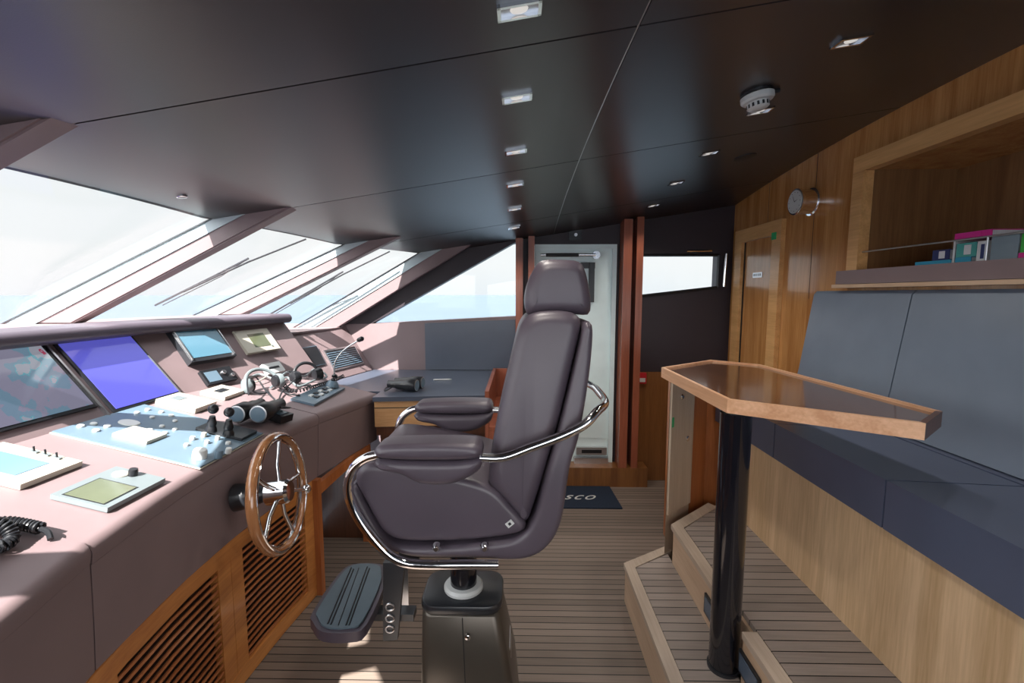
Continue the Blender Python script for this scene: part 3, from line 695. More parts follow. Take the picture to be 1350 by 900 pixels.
# floor mat with lettering
t = thing('door_mat', 'navy blue door mat with white script lettering in front of the side door', 'mat', (.4, 3.25, 0))
MB().m('matb').prism([(-.03, 3.07, .001), (.725, 3.07, .001), (.705, 3.435, .001), (-.03, 3.435, .001)], (0, 0, .009), .002).build('mat', t)
fc = bpy.data.curves.new('lettering', 'FONT'); fc.body = 'esco'; fc.size = .15; fc.shear = .6; fc.extrude = .0005; fc.space_character = 1.15
fo = bpy.data.objects.new('lettering_curve', fc); COL.objects.link(fo); bpy.context.view_layer.update()
me = bpy.data.meshes.new_from_object(fo.evaluated_get(bpy.context.evaluated_depsgraph_get())); bpy.data.objects.remove(fo)
me.materials.clear(); me.materials.append(M['white'])
fo = bpy.data.objects.new('lettering', me); COL.objects.link(fo); fo.parent = t; fo.location = (.235-.4, 3.2-3.25, .0106)
# ------------------------------------------------------------------ instruments on the console
DK = Frame((-1.04, 0, .93), (0, -1, 0), (-1, 0, DS))      # deck plane; ex=-Y so n = up
DK = Frame((-1.04, 0, .93), (0, 1, 0), (1, 0, -DS))        # u=+Y, ey = toward the viewer side, n?
if DK.n.z < 0: DK = Frame((-1.04, 0, .93), (0, -1, 0), (1, 0, -DS))
# DK: find orientation so that u = -Y, v = downhill (+X)
F1 = Frame((-1.53, 0, 1.05), (0, -1, 0), (FR, 0, -FZ))
if F1.n.x < 0: F1 = Frame((-1.53, 0, 1.05), (0, 1, 0), (FR, 0, -FZ))
e2 = V((-1.33+1.53, 2.95-2.05, 0))
F2 = Frame((-1.53, 2.05, 1.05), e2, (-FR, 0, FZ))
if F2.n.x < 0: F2 = Frame((-1.53, 2.05, 1.05), -e2, (-FR, 0, FZ))
F3 = Frame(L0, L1-L0, upv)
if F3.n.x < 0: F3 = Frame(L0, L0-L1, upv)
def org(fr, r): return fr.P((r[0]+r[1])/2, (r[2]+r[3])/2, 0)
def device(name, label, cat, fr, r, h=.012, body='cream', bev=.003, group=None, lift=.0005):
    t = thing(name, label, cat, org(fr, r), group)
    MB().m(body).fbox(fr, r[0], r[1], r[2], r[3], lift, h, bev).build('housing', t); return t
def onr(fr, r, fu0, fu1, fv0, fv1): return r[0]+(r[1]-r[0])*fu0, r[0]+(r[1]-r[0])*fu1, r[2]+(r[3]-r[2])*fv0, r[2]+(r[3]-r[2])*fv1
def slab(fr, r, w0, w1, m, name, parent, bev=.001, px=None, shrink=0):
    return MB().m(m).fbox(fr, r[0]+shrink, r[1]-shrink, r[2]+shrink, r[3]-shrink, w0, w1, bev).build(name, parent)
def knob(fr, px, py, r, h, m, name, parent, w=0):
    u, v = fr.hit(px, py)
    return MB().m(m).lathe([(r, 0), (r, h*.7), (r*.85, h), (r*.3, h*1.02)], fr.P(u, v, w), fr.n, 18).build(name, parent)
# big flush screens
def rr(fr, pts): return fr.rect(pts)
r = rr(F1, ((-120, 470), (62, 455), (125, 545), (-150, 600)))
t = device('chart_display', 'large flush console screen showing a pale sea chart, at the left edge', 'screen', F1, r, .01, 'black', .003)
slab(F1, r, .0101, .012, 'chart', 'screen', t, .0005, shrink=.012)
r = rr(F1, ((78, 450), (180, 443), (228, 518), (142, 553)))
t = device('chart_display', 'large flush console screen with its blue reflection put into a glow, left of the small monitor', 'screen', F1, r, .01, 'black', .003)
slab(F1, r, .0101, .012, 'scrb', 'screen', t, .0005, shrink=.012)
for (pa, pb, lb) in (((62, 452), (138, 555), 'thin steel strip between the two big console screens'), ((196, 470), (232, 520), 'thin steel strip right of the deep blue screen')):
    a = F1.hit(*pa); c = F1.hit(*pb); u = (a[0]+c[0])/2
    b = MB().m('steel').fbox(F1, u-.004, u+.004, min(a[1], c[1]), max(a[1], c[1]), .0003, .013, .002)
    tag(b.build('screen_strip', loc=F1.P(u, 0, 0)), lb, 'trim strip')
# small monitor on a bracket
r = rr(F2, ((222, 436), (284, 434), (303, 474), (240, 484)))
t = device('monitor', 'small framed monitor with a blue-grey screen on the upper console', 'monitor', F2, r, .035, 'blackm', .008)
q = onr(F2, r, .07, .93, .1, .9); slab(F2, q, .0352, .037, 'scr', 'screen', t)
MB().m('steel').fbox(F2, r[0]+.008, r[0]+.014, r[2]+.01, r[3]-.01, .0352, .042, .002).build('grab_bar', t)
MB().m('steel').fbox(F2, r[1]-.014, r[1]-.008, r[2]+.01, r[3]-.01, .0352, .042, .002).build('grab_bar', t)
r = rr(F2, ((307, 440), (350, 434), (366, 462), (322, 468)))
t = device('alarm_panel', 'cream alarm panel with a small olive display, right of the small monitor', 'control panel', F2, r, .02, 'cream', .004)
slab(F2, onr(F2, r, .3, .78, .2, .8) if F2.ex.y > 0 else onr(F2, r, .22, .7, .2, .8), .0202, .0215, 'lcdg', 'screen', t)
knob(F2, 356, 458, .006, .004, 'grey', 'button', t, .0201)
r = rr(F2, ((260, 491), (298, 486), (313, 501), (272, 510)))
t = device('radio', 'small dark radio with a grey display and two knobs below the small monitor', 'radio', F2, r, .018, 'black', .003)
a_, c_ = ((.08, .5) if F2.ex.y > 0 else (.5, .92)); slab(F2, onr(F2, r, a_, c_, .15, .85), .0182, .019, 'bluepan', 'screen', t)
knob(F2, 291, 494, .012, .014, 'steel', 'knob', t, .0181); knob(F2, 303, 497, .010, .012, 'steel', 'knob', t, .0181)
r = rr(F2, ((342, 482), (366, 479), (374, 491), (350, 495)))
t = device('switch_box', 'small white switch box low on the console behind the headsets', 'switch', F2, r, .02, 'white', .004)
slab(F2, onr(F2, r, .2, .8, .4, .6), .0202, .021, 'black', 'slot', t)
# far corner: dark square screen and vent
r = rr(F3, ((387, 458), (418, 458), (430, 484), (400, 482)))
t = device('repeater_display', 'dark blank square panel on the far corner of the console', 'screen', F3, r, .008, 'bluepan', .003)
slab(F3, r, .0082, .0095, 'black', 'screen', t, shrink=.004)
r = rr(F3, ((428, 460), (470, 456), (478, 482), (436, 488)))
t = device('air_vent', 'rectangular grey air vent with black slats on the far corner of the console', 'vent', F3, r, .008, 'steel', .003)
slab(F3, r, .0082, .009, 'black', 'duct', t, shrink=.012)
b = MB().m('bluepan')
nv = 8
for k in range(nv):
    v0 = r[2]+.018+(r[3]-r[2]-.036)*k/nv; b.fbox(F3, r[0]+.013, r[1]-.013, v0, v0+.006, .0092, .013)
b.build('slats', t)
# gooseneck lamp
a = DK.hit(441, 497); base = DK.P(*a)
t = thing('gooseneck_microphone', 'thin gooseneck microphone curving over the air vent', 'microphone', base)
MB().m('black').lathe([(.018, 0), (.018, .012), (.008, .02)], base, DK.n, 18).build('base', t)
Ym = base.y
pth = [base+V((0, 0, .015))]+[at(x_, y_, Y=Ym) for x_, y_ in ((441, 480), (448, 467), (459, 457), (472, 449))]
MB().m('steel').tube(pth, .005, 8, smooth=5).build('neck', t)
h0 = at(471, 449, Y=Ym); h1 = at(482, 444, Y=Ym); MB().m('black').lathe([(.008, 0), (.014, .008), (.016, .035), (.008, .045)], h0, h1-h0, 14).build('head', t)
# main control panel
r = rr(DK, ((70, 572), (265, 618), (347, 572), (185, 535)))
tp = device('control_panel', 'large blue-grey engine control panel with rows of white buttons on the console', 'control panel', DK, r, .008, 'bluepan', .003)
b = MB().m('cream').fbox(DK, r[0]-.004, r[1]+.004, r[2]-.004, r[3]+.004, .0003, .003); b.build('border', tp)
W8 = .0082
for p in ((106, 565), (123, 562), (141, 565), (126, 571), (180, 547), (194, 543), (212, 546), (200, 553), (225, 551), (230, 558), (213, 565), (197, 570), (230, 569), (217, 574)):
    knob(DK, p[0], p[1], .0105 if p[0] < 150 else .0085, .006, 'white', 'button', tp, W8)
u, v = DK.hit(170, 560); b = MB().m('white').lathe([(.036, 0), (.034, .003)], DK.P(u, v, W8), DK.n, 28, ax2=DK.ey, sy=.75); b.build('oval_plate', tp)
q = rr(DK, ((145, 576), (190, 590), (222, 577), (177, 570))); slab(DK, q, W8, .02, 'cream', 'display_box', tp, .003)
slab(DK, q, .0202, .021, 'white', 'display_screen', tp, shrink=.02)
for p, rad, hh, mm in (((262, 606), .022, .03, 'white'), ((253, 582), .009, .012, 'white'), ((268, 578), .009, .016, 'cream'), ((272, 587), .008, .012, 'white'), ((286, 582), .008, .014, 'white'), ((300, 588), .009, .01, 'white'), ((287, 606), .013, .028, 'bluepan'), ((300, 600), .01, .02, 'white'), ((245, 590), .008, .008, 'white')):
    knob(DK, p[0], p[1], rad, hh, mm, 'knob', tp, W8)
# throttle levers
q = rr(DK, ((256, 569), (315, 584), (340, 574), (282, 560)))
t = thing('throttle', 'pair of black ball-topped throttle levers on a black base plate', 'throttle', org(DK, q))
slab(DK, q, .0085, .02, 'black', 'base_plate', t, .003)
for (px, py, tx, ty) in ((277, 578, 281, 541), (300, 583, 302, 545)):
    u, v = DK.hit(px, py-4); p0 = DK.P(u, v, .02); p1 = at(tx, ty, Y=p0.y-.005)
    d = (p1-p0); b = MB().m('black').lathe([(.020, 0), (.019, .008), (.014, .02), (.017, .03), (.013, d.length*.55), (.010, d.length*.72)], p0, d, 18); lv = b.build('lever', t); MB().m('black').ball(p1+d.normalized()*.006, .0185, seg=18).build('ball_knob', lv)
# cream panel with blue screen
r = rr(DK, ((-60, 590), (42, 592), (108, 614), (26, 646))); r = (r[0], r[1], *r[2:])
u0, v0 = DK.hit(108, 614); u1, v1 = DK.hit(26, 646); u2, v2 = DK.hit(42, 592)
r = (min(u0, u1), max(u0, u1), min(v2, v1), max(v1, v2)+.0)
r = (min(u1, u0), max(u1, u0), min(v0, v1, v2, DK.hit(0, 590)[1]), max(v0, v1))
t = device('autopilot_panel', 'cream autopilot panel with a pale blue screen and four small switches at the left edge', 'control panel', DK, r, .016, 'cream', .004)
su = sorted((DK.hit(62, 620)[0], DK.hit(20, 633)[0])); sv = sorted((DK.hit(62, 620)[1], r[2]+.02))
pq = [DK.hit(*p) for p in ((0, 603), (60, 619), (18, 633))]
slab(DK, (min(p[0] for p in pq)-.004, max(p[0] for p in pq)+.004, r[2]+.02, max(p[1] for p in pq)), .0162, .0175, 'lcd', 'screen', t)
for p in ((44, 603), (59, 607), (74, 611)):
    u, v = DK.hit(*p); MB().m('grey').fbox(DK, u-.004, u+.004, v-.011, v+.011, .0162, .021, .001).m('black').tube([DK.P(u, v, .02), DK.P(u, v-.004, .034)], .0025, 8).build('switch', t)
# gps
r = rr(DK, ((65, 659), (143, 675), (218, 635), (150, 620)))
t = device('navigation_unit', 'grey navigation unit with a small screen and round keypad near the console edge', 'control panel', DK, r, .014, 'grey', .004)
q = rr(DK, ((82, 659), (136, 669), (183, 648), (128, 638))); slab(DK, q, .0142, .0155, 'lcdg', 'screen', t)
q2 = (q[0]-.004, q[1]+.004, q[2]-.004, q[3]+.004); slab(DK, q2, .0135, .0146, 'black', 'screen_border', t)
knob(DK, 158, 631, .02, .004, 'cream', 'keypad', t, .0142); knob(DK, 174, 632, .012, .02, 'black', 'knob', t, .0142)
# two cream boxes
r = rr(DK, ((210, 533), (260, 547), (280, 534), (232, 522)))
t = device('junction_box', 'cream box with a dark slot behind the control panel, nearer of two', 'box', DK, r, .022, 'cream', .005)
slab(DK, onr(DK, r, .3, .7, .15, .4), .0222, .0235, 'grey', 'slot', t)
r = rr(DK, ((263, 521), (300, 528), (320, 518), (290, 511)))
t = device('junction_box', 'flat cream box with a dark window below the small radio, farther of two', 'box', DK, r, .018, 'cream', .005)
slab(DK, onr(DK, r, .3, .75, .3, .6), .0182, .0195, 'black', 'window', t)
# far dark panel
r = rr(DK, ((372, 524), (398, 533), (465, 517), (440, 509)))
t = device('control_panel', 'dark blue-grey switch panel on the far section of the console', 'control panel', DK, r, .012, 'bluepan', .003)
for k in range(5):
    for j in range(2):
        q = onr(DK, r, .12+k*.14, .2+k*.14, .35+j*.25, .5+j*.25); slab(DK, q, .0122, .018, 'black' if (k+j) % 2 else 'white', 'button', t)
u, v = DK.hit(437, 512); p = DK.P(u, v, .012)
t = thing('joystick', 'domed blue-grey joystick with a dark round top on the far switch panel', 'joystick', p)
MB().m('bluepan').lathe([(.04, 0), (.038, .012), (.026, .03), (.016, .036)], p+DK.n*.001, DK.n, 24).build('dome', t); MB().m('black').ball(p+DK.n*.042, .013).build('knob', t)
# coiled handset on the near section
def coil(b, P, R_, r_, turns, per=12):
    P = catmull([V(p) for p in P], 12); L = [0]
    for i in range(1, len(P)): L.append(L[-1]+(P[i]-P[i-1]).length)
    out = []; N = turns*per
    for k in range(N+1):
        s_ = L[-1]*k/N; i = max(1, next((i for i in range(len(L)) if L[i] >= s_), len(L)-1)); f_ = (s_-L[i-1])/max(1e-6, L[i]-L[i-1])
        p = P[i-1].lerp(P[i], f_); tg = (P[i]-P[i-1]).normalized(); a = tg.orthogonal().normalized()
        a = V((0, 0, 1))-tg*tg.z; a.normalize(); c = tg.cross(a); th = 2*PI*k/per
        out.append(p+(a*math.cos(th)+c*math.sin(th))*R_)
    b.tube(out, r_, 6)
def dkp(px, py, w): u, v = DK.hit(px, py); return DK.P(u, v, w)
t = thing('telephone_handset', 'black telephone handset cord, coiled on the near end of the console', 'telephone', dkp(10, 705, .01))
b = MB().m('black'); coil(b, [dkp(52, 708, .022), dkp(30, 703, .022), dkp(5, 700, .022), dkp(-25, 705, .022), dkp(-30, 722, .022), dkp(-5, 733, .022), dkp(14, 722, .022), dkp(0, 716, .045), dkp(-40, 712, .04)], .011, .0035, 44); b.build('coiled_cord', t)
b = MB().m('black').tube([dkp(52, 708, .022), dkp(62, 711, .018), dkp(66, 716, .01)], .006, 8, smooth=4).build('plug', t)
p0, p1 = dkp(-120, 720, .03), dkp(-60, 760, .03)
b = MB().m('black').tube([p0, p0.lerp(p1, .2)+V((0, 0, .02)), p0.lerp(p1, .8)+V((0, 0, .02)), p1], .018, 12, smooth=5).ball(p0, .03).ball(p1, .03); b.build('receiver', t)
# binoculars
def binoculars(label, base, ang, s=1.0, strap=True, lens='bluepan', tilt=0):
    t = thing('binoculars', label, 'binoculars', base, None)
    d = V((math.cos(ang), math.sin(ang), 0)); c = V((-d.y, d.x, 0)); z = V((0, 0, 1)); r0 = .030*s
    for k in (-1, 1):
        o = base+c*(k*.034*s)+z*r0
        b = MB().m('black').lathe([(r0*.92, 0), (r0, .004*s), (r0, .05*s), (r0*.8, .065*s), (r0*.74, .10*s), (r0*.6, .115*s), (r0*.62, .145*s), (r0*.5, .147*s)], o, d, 24); b.build('barrel', t)
        b = MB().m('steel').lathe([(r0*.86, -.001), (r0*.92, -.003), (r0*.86, -.004)], o, d, 24).m(lens).lathe([(r0*.78, -.0045), (r0*.5, -.0055), (r0*.1, -.006)], o, d, 24); b.build('lens', t)
    b = MB().m('black').cyl(base+d*.035*s+z*(r0*1.1), base+d*.11*s+z*(r0*1.1), .010*s).prism([base+d*.05*s-c*.03*s+z*r0*.7, base+d*.1*s-c*.03*s+z*r0*.7, base+d*.1*s+c*.03*s+z*r0*.7, base+d*.05*s+c*.03*s+z*r0*.7], z*.014*s, .002); b.build('bridge', t)
    if strap:
        q = base+d*.13*s
        b = MB().m('black').tube([base+d*.10*s+c*.05*s+z*r0, q+c*.09*s+z*.012, q+d*.05+c*.03*s+z*.006, q+d*.06-c*.05*s+z*.008, base+d*.09*s-c*.06*s+z*r0], .004, 6, smooth=6); b.build('strap', t)
    return t
p = dkp(330, 566, .001); p = DK.P(DK.hit(334, 566)[0], DK.hit(322, 566)[1]-.0, .02)
binoculars('black binoculars standing on the console beside the throttle levers, lens toward the viewer', p, math.radians(92), 1.3)
p = at(548, 513, Z=.903); binoculars('black binoculars lying on the dark side desk by the window', V((p.x+.03, p.y-.02, .903)), math.radians(168), 1.3)
# black handset beside binoculars
a = dkp(352, 545, .004); c = dkp(384, 556, .004)
t = thing('remote_handset', 'flat black handset lying between the binoculars and the far section', 'handset', a)
d = (c-a); fr = Frame(a, d, V((-1, 0, DS)))
if fr.n.z < 0: fr = Frame(a+d, -d, V((-1, 0, DS)))
MB().m('black').fbox(fr, 0, d.length, -.005, .07, .002, .035, .01, 3).build('body', t); MB().m('bluepan').fbox(fr, .02, d.length-.03, .01, .055, .0352, .038, .001).build('keypad', t)
# headsets
def headset(label, c, R_, ang, tiltv, band='black', cup='black'):
    t = thing('headset', label, 'headset', c)
    d = V((math.cos(ang), math.sin(ang), 0)); up = V(tiltv).normalized(); up = (up-d*up.dot(d)).normalized()
    path = [c+d*(R_*math.cos(a))+up*(R_*math.sin(a)) for a in [PI*k/14 for k in range(15)]]
    MB().m(band).tube(path, [.009]*15, 8, smooth=2).build('headband', t)
    for s_ in (-1, 1):
        o = c+d*(R_*s_); MB().m(cup).lathe([(.034, 0), (.038, .01), (.036, .026), (.02, .034)], o-d*(s_*.016), d*s_, 20, ax2=up).build('ear_cup', t)
        MB().m('black').lathe([(.034, 0), (.03, -.012), (.012, -.014)], o-d*(s_*.0165), d*s_, 20, ax2=up).build('ear_pad', t)
    o = c-d*R_; MB().m('black').tube([o, o+d*.03-up*.05, o+d*.09-up*.06], .0035, 6, smooth=5).build('boom', t)
    return t
c = dkp(345, 517, .05); headset('grey headset with round ear cups lying on the console, left of the two', c, .085, math.radians(60), (-.5, -.3, .35), 'grey', 'grey')
c = dkp(402, 507, .055); headset('black headset standing with its band up on the far console, right of the two', c, .075, math.radians(55), (-.25, .1, 1), 'black', 'black')
b = MB().m('black')
coil(b, [dkp(372, 510, .02), dkp(385, 520, .02), dkp(410, 517, .03), dkp(440, 505, .02), dkp(452, 499, .02)], .009, .003, 30)
tag(b.build('coiled_cable', loc=dkp(400, 515, 0)), 'black coiled headset cable draped over the far switch panel', 'cable')
b = MB().m('black').tube([dkp(326, 531, .04), dkp(322, 522, .09), dkp(335, 512, .06), dkp(350, 520, .02), dkp(365, 530, .01), dkp(372, 520, .02), dkp(388, 508, .05), dkp(372, 500, .04), dkp(366, 512, .02), dkp(378, 522, .015), dkp(395, 525, .016)], .004, 6, smooth=8)
tag(b.build('cable', loc=dkp(350, 520, 0)), 'loose thin black cable between the binoculars and the headsets', 'cable')
b = MB().m('grey').tube([dkp(318, 506, .01), dkp(340, 500, .03), dkp(362, 506, .03), dkp(380, 498, .04), dkp(400, 500, .02), dkp(415, 492, .03), dkp(430, 500, .02), dkp(412, 508, .03), dkp(392, 512, .015), dkp(376, 504, .03), dkp(356, 514, .012)], .006, 6, smooth=8)
tag(b.build('cable', loc=dkp(380, 500, 0)), 'thick grey cable looped around both headsets', 'cable')
b = MB().m('cream').tube([dkp(284, 506, .006), dkp(300, 506, .03), dkp(318, 500, .02), dkp(335, 508, .02), dkp(350, 503, .03)], .004, 6, smooth=8)
tag(b.build('cable', loc=dkp(300, 505, 0)), 'pale cable running from the far cream box to the grey headset', 'cable')
# ------------------------------------------------------------------ steering wheel
wc = V((-.885, 1.60, .775)); wn = V((1, .10, .10)).normalized(); wu = (V((0, 0, 1))-wn*wn.z).normalized(); wr_ = wu.cross(wn).normalized(); RW = .205
t = thing('steering_wheel', 'wooden and chrome ship steering wheel with a spinner knob on the console front', 'steering wheel', wc)
def wpnt(a, r, h=0): return wc+(wu*math.cos(a)+wr_*math.sin(a))*r+wn*h
N = 48; b = MB().m('wheelw')
rings = []
for k in range(N):
    a = 2*PI*k/N; rings.append([b.bm.verts.new(wpnt(a, RW+.016*math.cos(q), .019*math.sin(q))) for q in [2*PI*j/12 for j in range(12)]])
for k in range(N):
    for j in range(12): b._f((rings[k][j], rings[k][(j+1) % 12], rings[(k+1) % N][(j+1) % 12], rings[(k+1) % N][j]))
wrim = b.build('rim', t)
b = MB().m('chrome').tube([wpnt(2*PI*k/N, RW-.017) for k in range(N)], .006, 8, closed=True).tube([wpnt(2*PI*k/N, RW+.0, .018) for k in range(N)], .004, 8, closed=True); b.build('chrome_ring', wrim)
for k in range(5):
    a = 2*PI*k/5+.35; MB().m('chrome').tube([wpnt(a, .03, .0), wpnt(a, .1, -.008), wpnt(a, RW-.015, .0)], .0085, 10).build('spoke', t)
MB().m('chrome').lathe([(.040, -.045), (.044, -.04), (.044, .03), (.036, .04), (.014, .044)], wc, wn, 28).build('hub', t)
b = MB().m('chrome').cyl(wpnt(1.95, .044, .01), wpnt(1.95, .150, .03), .007).ball(wpnt(1.95, .160, .035), .019); b.build('spinner_knob', t)
MB().m('blackm').lathe([(.05, -.155), (.045, -.11), (.028, -.05), (.024, -.036)], wc, wn, 28).build('column', t)
# ------------------------------------------------------------------ helm chair
CY = 1.465
ch = thing('helm_chair', 'large dark purple-brown leather helm chair with chrome tube frame on a black pedestal', 'chair', (-.18, CY, 0))
def prof(pts, Y): return [at(x, y, Y=Y) for x, y in pts]
def padded(name, pts, Yp, half, bev, m='chairl', smooth=3, wf=None, seg=5, Yc=CY, lab=None):
    P = prof(pts, Yp); P = catmull(P, smooth, True) if smooth > 1 else P
    P = [V((p.x, Yc-half, p.z)) for p in P]
    b = MB().m(m); cushion_mesh(b, P, Yc, half, bev); g = b.bm
    if wf:
        for v in g.verts: v.co.y = Yc+(v.co.y-Yc)*wf(v.co.z)
    return b.build(name, ch, sharp=60)
# seat
scu = padded('seat_cushion', ((470, 622), (490, 612), (560, 622), (640, 640), (672, 668), (694, 700), (640, 712), (567, 716), (522, 713), (500, 698), (478, 657), (467, 638)), 1.25, .215, .02)
padded('seat_shell', ((462, 640), (470, 640), (480, 662), (503, 702), (522, 717), (567, 720), (640, 715), (695, 700), (722, 620), (742, 553), (768, 450), (772, 428), (780, 425), (784, 440), (778, 500), (764, 576), (751, 617), (741, 683), (724, 718), (690, 737), (620, 735), (545, 734), (512, 722), (490, 705), (462, 672), (457, 655)), 1.25, .225, .018, wf=lambda z: 1 if z < 1.0 else max(.82, 1-(z-1.0)*.35))
padded('backrest', ((643, 634), (648, 590), (657, 545), (671, 486), (682, 440), (694, 420), (712, 412), (745, 411), (764, 416), (770, 428), (766, 448), (740, 553), (720, 622), (706, 665), (696, 693), (686, 690), (668, 668), (646, 646)), 1.25, .21, .036, wf=lambda z: 1 if z < 1.0 else max(.8, 1-(z-1.0)*.4))
padded('headrest', ((713, 343), (740, 341), (766, 344), (774, 358), (780, 386), (781, 404), (778, 415), (762, 415), (735, 413), (710, 414), (696, 416), (692, 402), (693, 384), (700, 362)), 1.33, .135, .035)
# armrests
for s_, yf, pts_sets in ((-1, 1.175, None), (1, 1.655, None)):
    k = 1.175
    def A3(px, py): q = at(px, py, Y=k); return q
    for nm, pts, inset_ in (('armrest_pad', ((490, 598), (495, 591), (507, 588), (565, 586), (620, 587), (631, 590), (634, 597), (632, 605), (600, 608), (540, 608), (500, 606), (491, 600)), 0),
                            ('armrest_side', ((492, 609), (540, 610), (600, 610), (634, 606), (634, 616), (628, 626), (600, 640), (570, 643), (545, 639), (528, 629), (500, 624), (491, 618)), .006)):
        Yc = yf+.05
        P = [A3(*p) for p in pts]
        b = MB().m('chairl'); hw = .052-inset_; P = catmull([V(p) for p in P], 4, True); cushion_mesh(b, P, Yc, hw, .018 if nm == 'armrest_pad' else .022)
        b.build(nm, ch, sharp=60)
# chrome tube frame
TY = 1.205; TY2 = 2*CY-TY
def tp_(px, py): q = at(px, py, Y=TY); return q
front = [(500, 599), (482, 604), (466, 617), (459, 640), (464, 666), (482, 697), (508, 727), (530, 740), (556, 744), (610, 744), (657, 744)]
for yy in (TY, TY2):
    P = [V((tp_(*p).x, yy, tp_(*p).z)) for p in front]; MB().m('chrome').tube(P, .0135, 12, smooth=4).build('frame_tube', ch)
rear = [(633, 603), (664, 603), (700, 590), (740, 575), (770, 560)]
P = [V((tp_(*p).x, TY, tp_(*p).z)) for p in rear]; zt = P[-1].z+.03
P += [V((.215, TY+.03, zt)), V((.255, TY+.13, zt)), V((.262, CY, zt)), V((.255, TY2-.13, zt)), V((.215, TY2-.03, zt))]
P += [V((tp_(*p).x, TY2, tp_(*p).z)) for p in rear[::-1]]
MB().m('chrome').tube(P, .0125, 12, smooth=4).build('rear_hoop', ch)
for (px, py) in ((573, 728), (638, 728)):
    q = at(px, py, Y=TY); MB().m('chrome').lathe([(.013, 0), (.013, .01), (.006, .02)], (q.x, TY+.034, q.z), (0, -1, 0), 16).build('bolt', ch)
q = at(672, 690, Y=1.248); fr = Frame(q, (.6, 0, .5), (-.5, 0, .6)); MB().m('white').fbox(fr, -.011, .011, -.008, .008, -.001, .002).m('black').fbox(fr, -.004, .004, -.004, .004, .002, .0025).build('care_tag', scu)
# under-seat rails, slide and stem
zs = at(600, 744, Y=TY).z
MB().m('blackm').box(-.33, .0, CY-.21, CY+.21, zs-.01, zs+.014, .004).box(-.36, -.30, CY-.18, CY-.10, zs-.04, zs-.011, .004).build('seat_plate', ch)
MB().m('blackg').cyl((-.19, CY, .49), (-.19, CY, zs-.011), .045, 28).build('stem', ch)
MB().m('white').lathe([(.067, 0), (.067, .008), (.06, .016), (.046, .018)], (-.19, CY, .502), (0, 0, 1), 32).build('collar', ch)
def rrect(x0, x1, y0, y1, z, r_, k_=6):
    return [(cx+r_*math.cos(a0+k/k_*PI/2), cy+r_*math.sin(a0+k/k_*PI/2), z) for cx, cy, a0 in ((x1-r_, y1-r_, 0), (x0+r_, y1-r_, PI/2), (x0+r_, y0+r_, PI), (x1-r_, y0+r_, 1.5*PI)) for k in range(k_+1)]
b = MB().m('blackm'); loft(b, [rrect(-.325+q, -.055-q, 1.365+q, 1.57-q, z_, .055-q) for q, z_ in ((.004, .47), (0, .476), (0, .492), (.003, .498), (.01, .5))]); plabel(b.build('pedestal_cap', ch), 'rounded black cap plate')
g = MB().m('bronze'); secs = []
for z, x0, x1, y0, y1 in ((.001, -.325, .0, 1.33, 1.65), (.2, -.323, -.015, 1.345, 1.62), (.46, -.319, -.060, 1.370, 1.565), (.469, -.31, -.068, 1.378, 1.558)):
    r_ = .03; s_ = []
    for cx, cy, a0 in ((x1-r_, y1-r_, 0), (x0+r_, y1-r_, PI/2), (x0+r_, y0+r_, PI), (x1-r_, y0+r_, 1.5*PI)):
        for k in range(5): a = a0+k/4*PI/2; s_.append((cx+r_*math.cos(a), cy+r_*math.sin(a), z))
    secs.append(s_)
loft(g, secs); pdo = g.build('pedestal', ch, sharp=50)
b = MB().m('chrome').lathe([(.009, 0), (.009, .01), (.004, .013)], at(617, 838, Y=1.36)+V((0, 0, 0)), (0, -1, 0), 14); b.build('knob', pdo)
b = MB().m('seam').prism([(-.185, 1.3685, .46), (-.182, 1.3685, .46), (-.168, 1.340, .15), (-.171, 1.340, .15)], (0, .003, 0)); b.build('joint', pdo)
b = MB().m('steel')
for k in range(6): z = .30-.03*k; b.tube([(-.052+.03*(.46-z)/.26*.9, 1.43, z), (-.052+.03*(.46-z)/.26*.9, 1.54, z)], .006, 8)
b.build('vent_ribs', pdo)
# footrest
FZ_ = .45
o3 = [at(x_, y_, Z=FZ_) for x_, y_ in ((465, 743), (501, 743), (508, 754), (506, 773), (483, 823), (462, 833), (425, 832), (412, 818), (412, 806), (444, 759))]
o3 = catmull(o3, 3, True)
b = MB().m('chairl').prism([p-V((0, 0, .035)) for p in o3], (0, 0, .034), .012, 3); fpd = b.build('footrest_pad', ch, sharp=50)
cx = sum((p.x for p in o3))/len(o3); cyy = sum((p.y for p in o3))/len(o3)
o4 = [V((cx+(p.x-cx)*.84, cyy+(p.y-cyy)*.92, FZ_)) for p in o3]
b = MB().m('rubber').prism(o4, (0, 0, .006), .002); ftr = b.build('tread', fpd)
b = MB().m('black')
dv = (at(455, 748, Z=FZ_)-at(420, 815, Z=FZ_)); dv.z = 0
yb0, yb1 = min(p.y for p in o4), max(p.y for p in o4)
for px0, py0, px1, py1 in ((463, 748, 432, 822), (466, 750, 436, 823), (484, 747, 456, 824), (487, 749, 460, 824), (473, 748, 446, 824)):
    p0 = at(px0, py0, Z=FZ_+.0065); p1 = at(px1, py1, Z=FZ_+.0065); b.tube([p0, p1], .0025 if px0 != 473 else .0015, 6)
b.build('tread_groove', fpd)
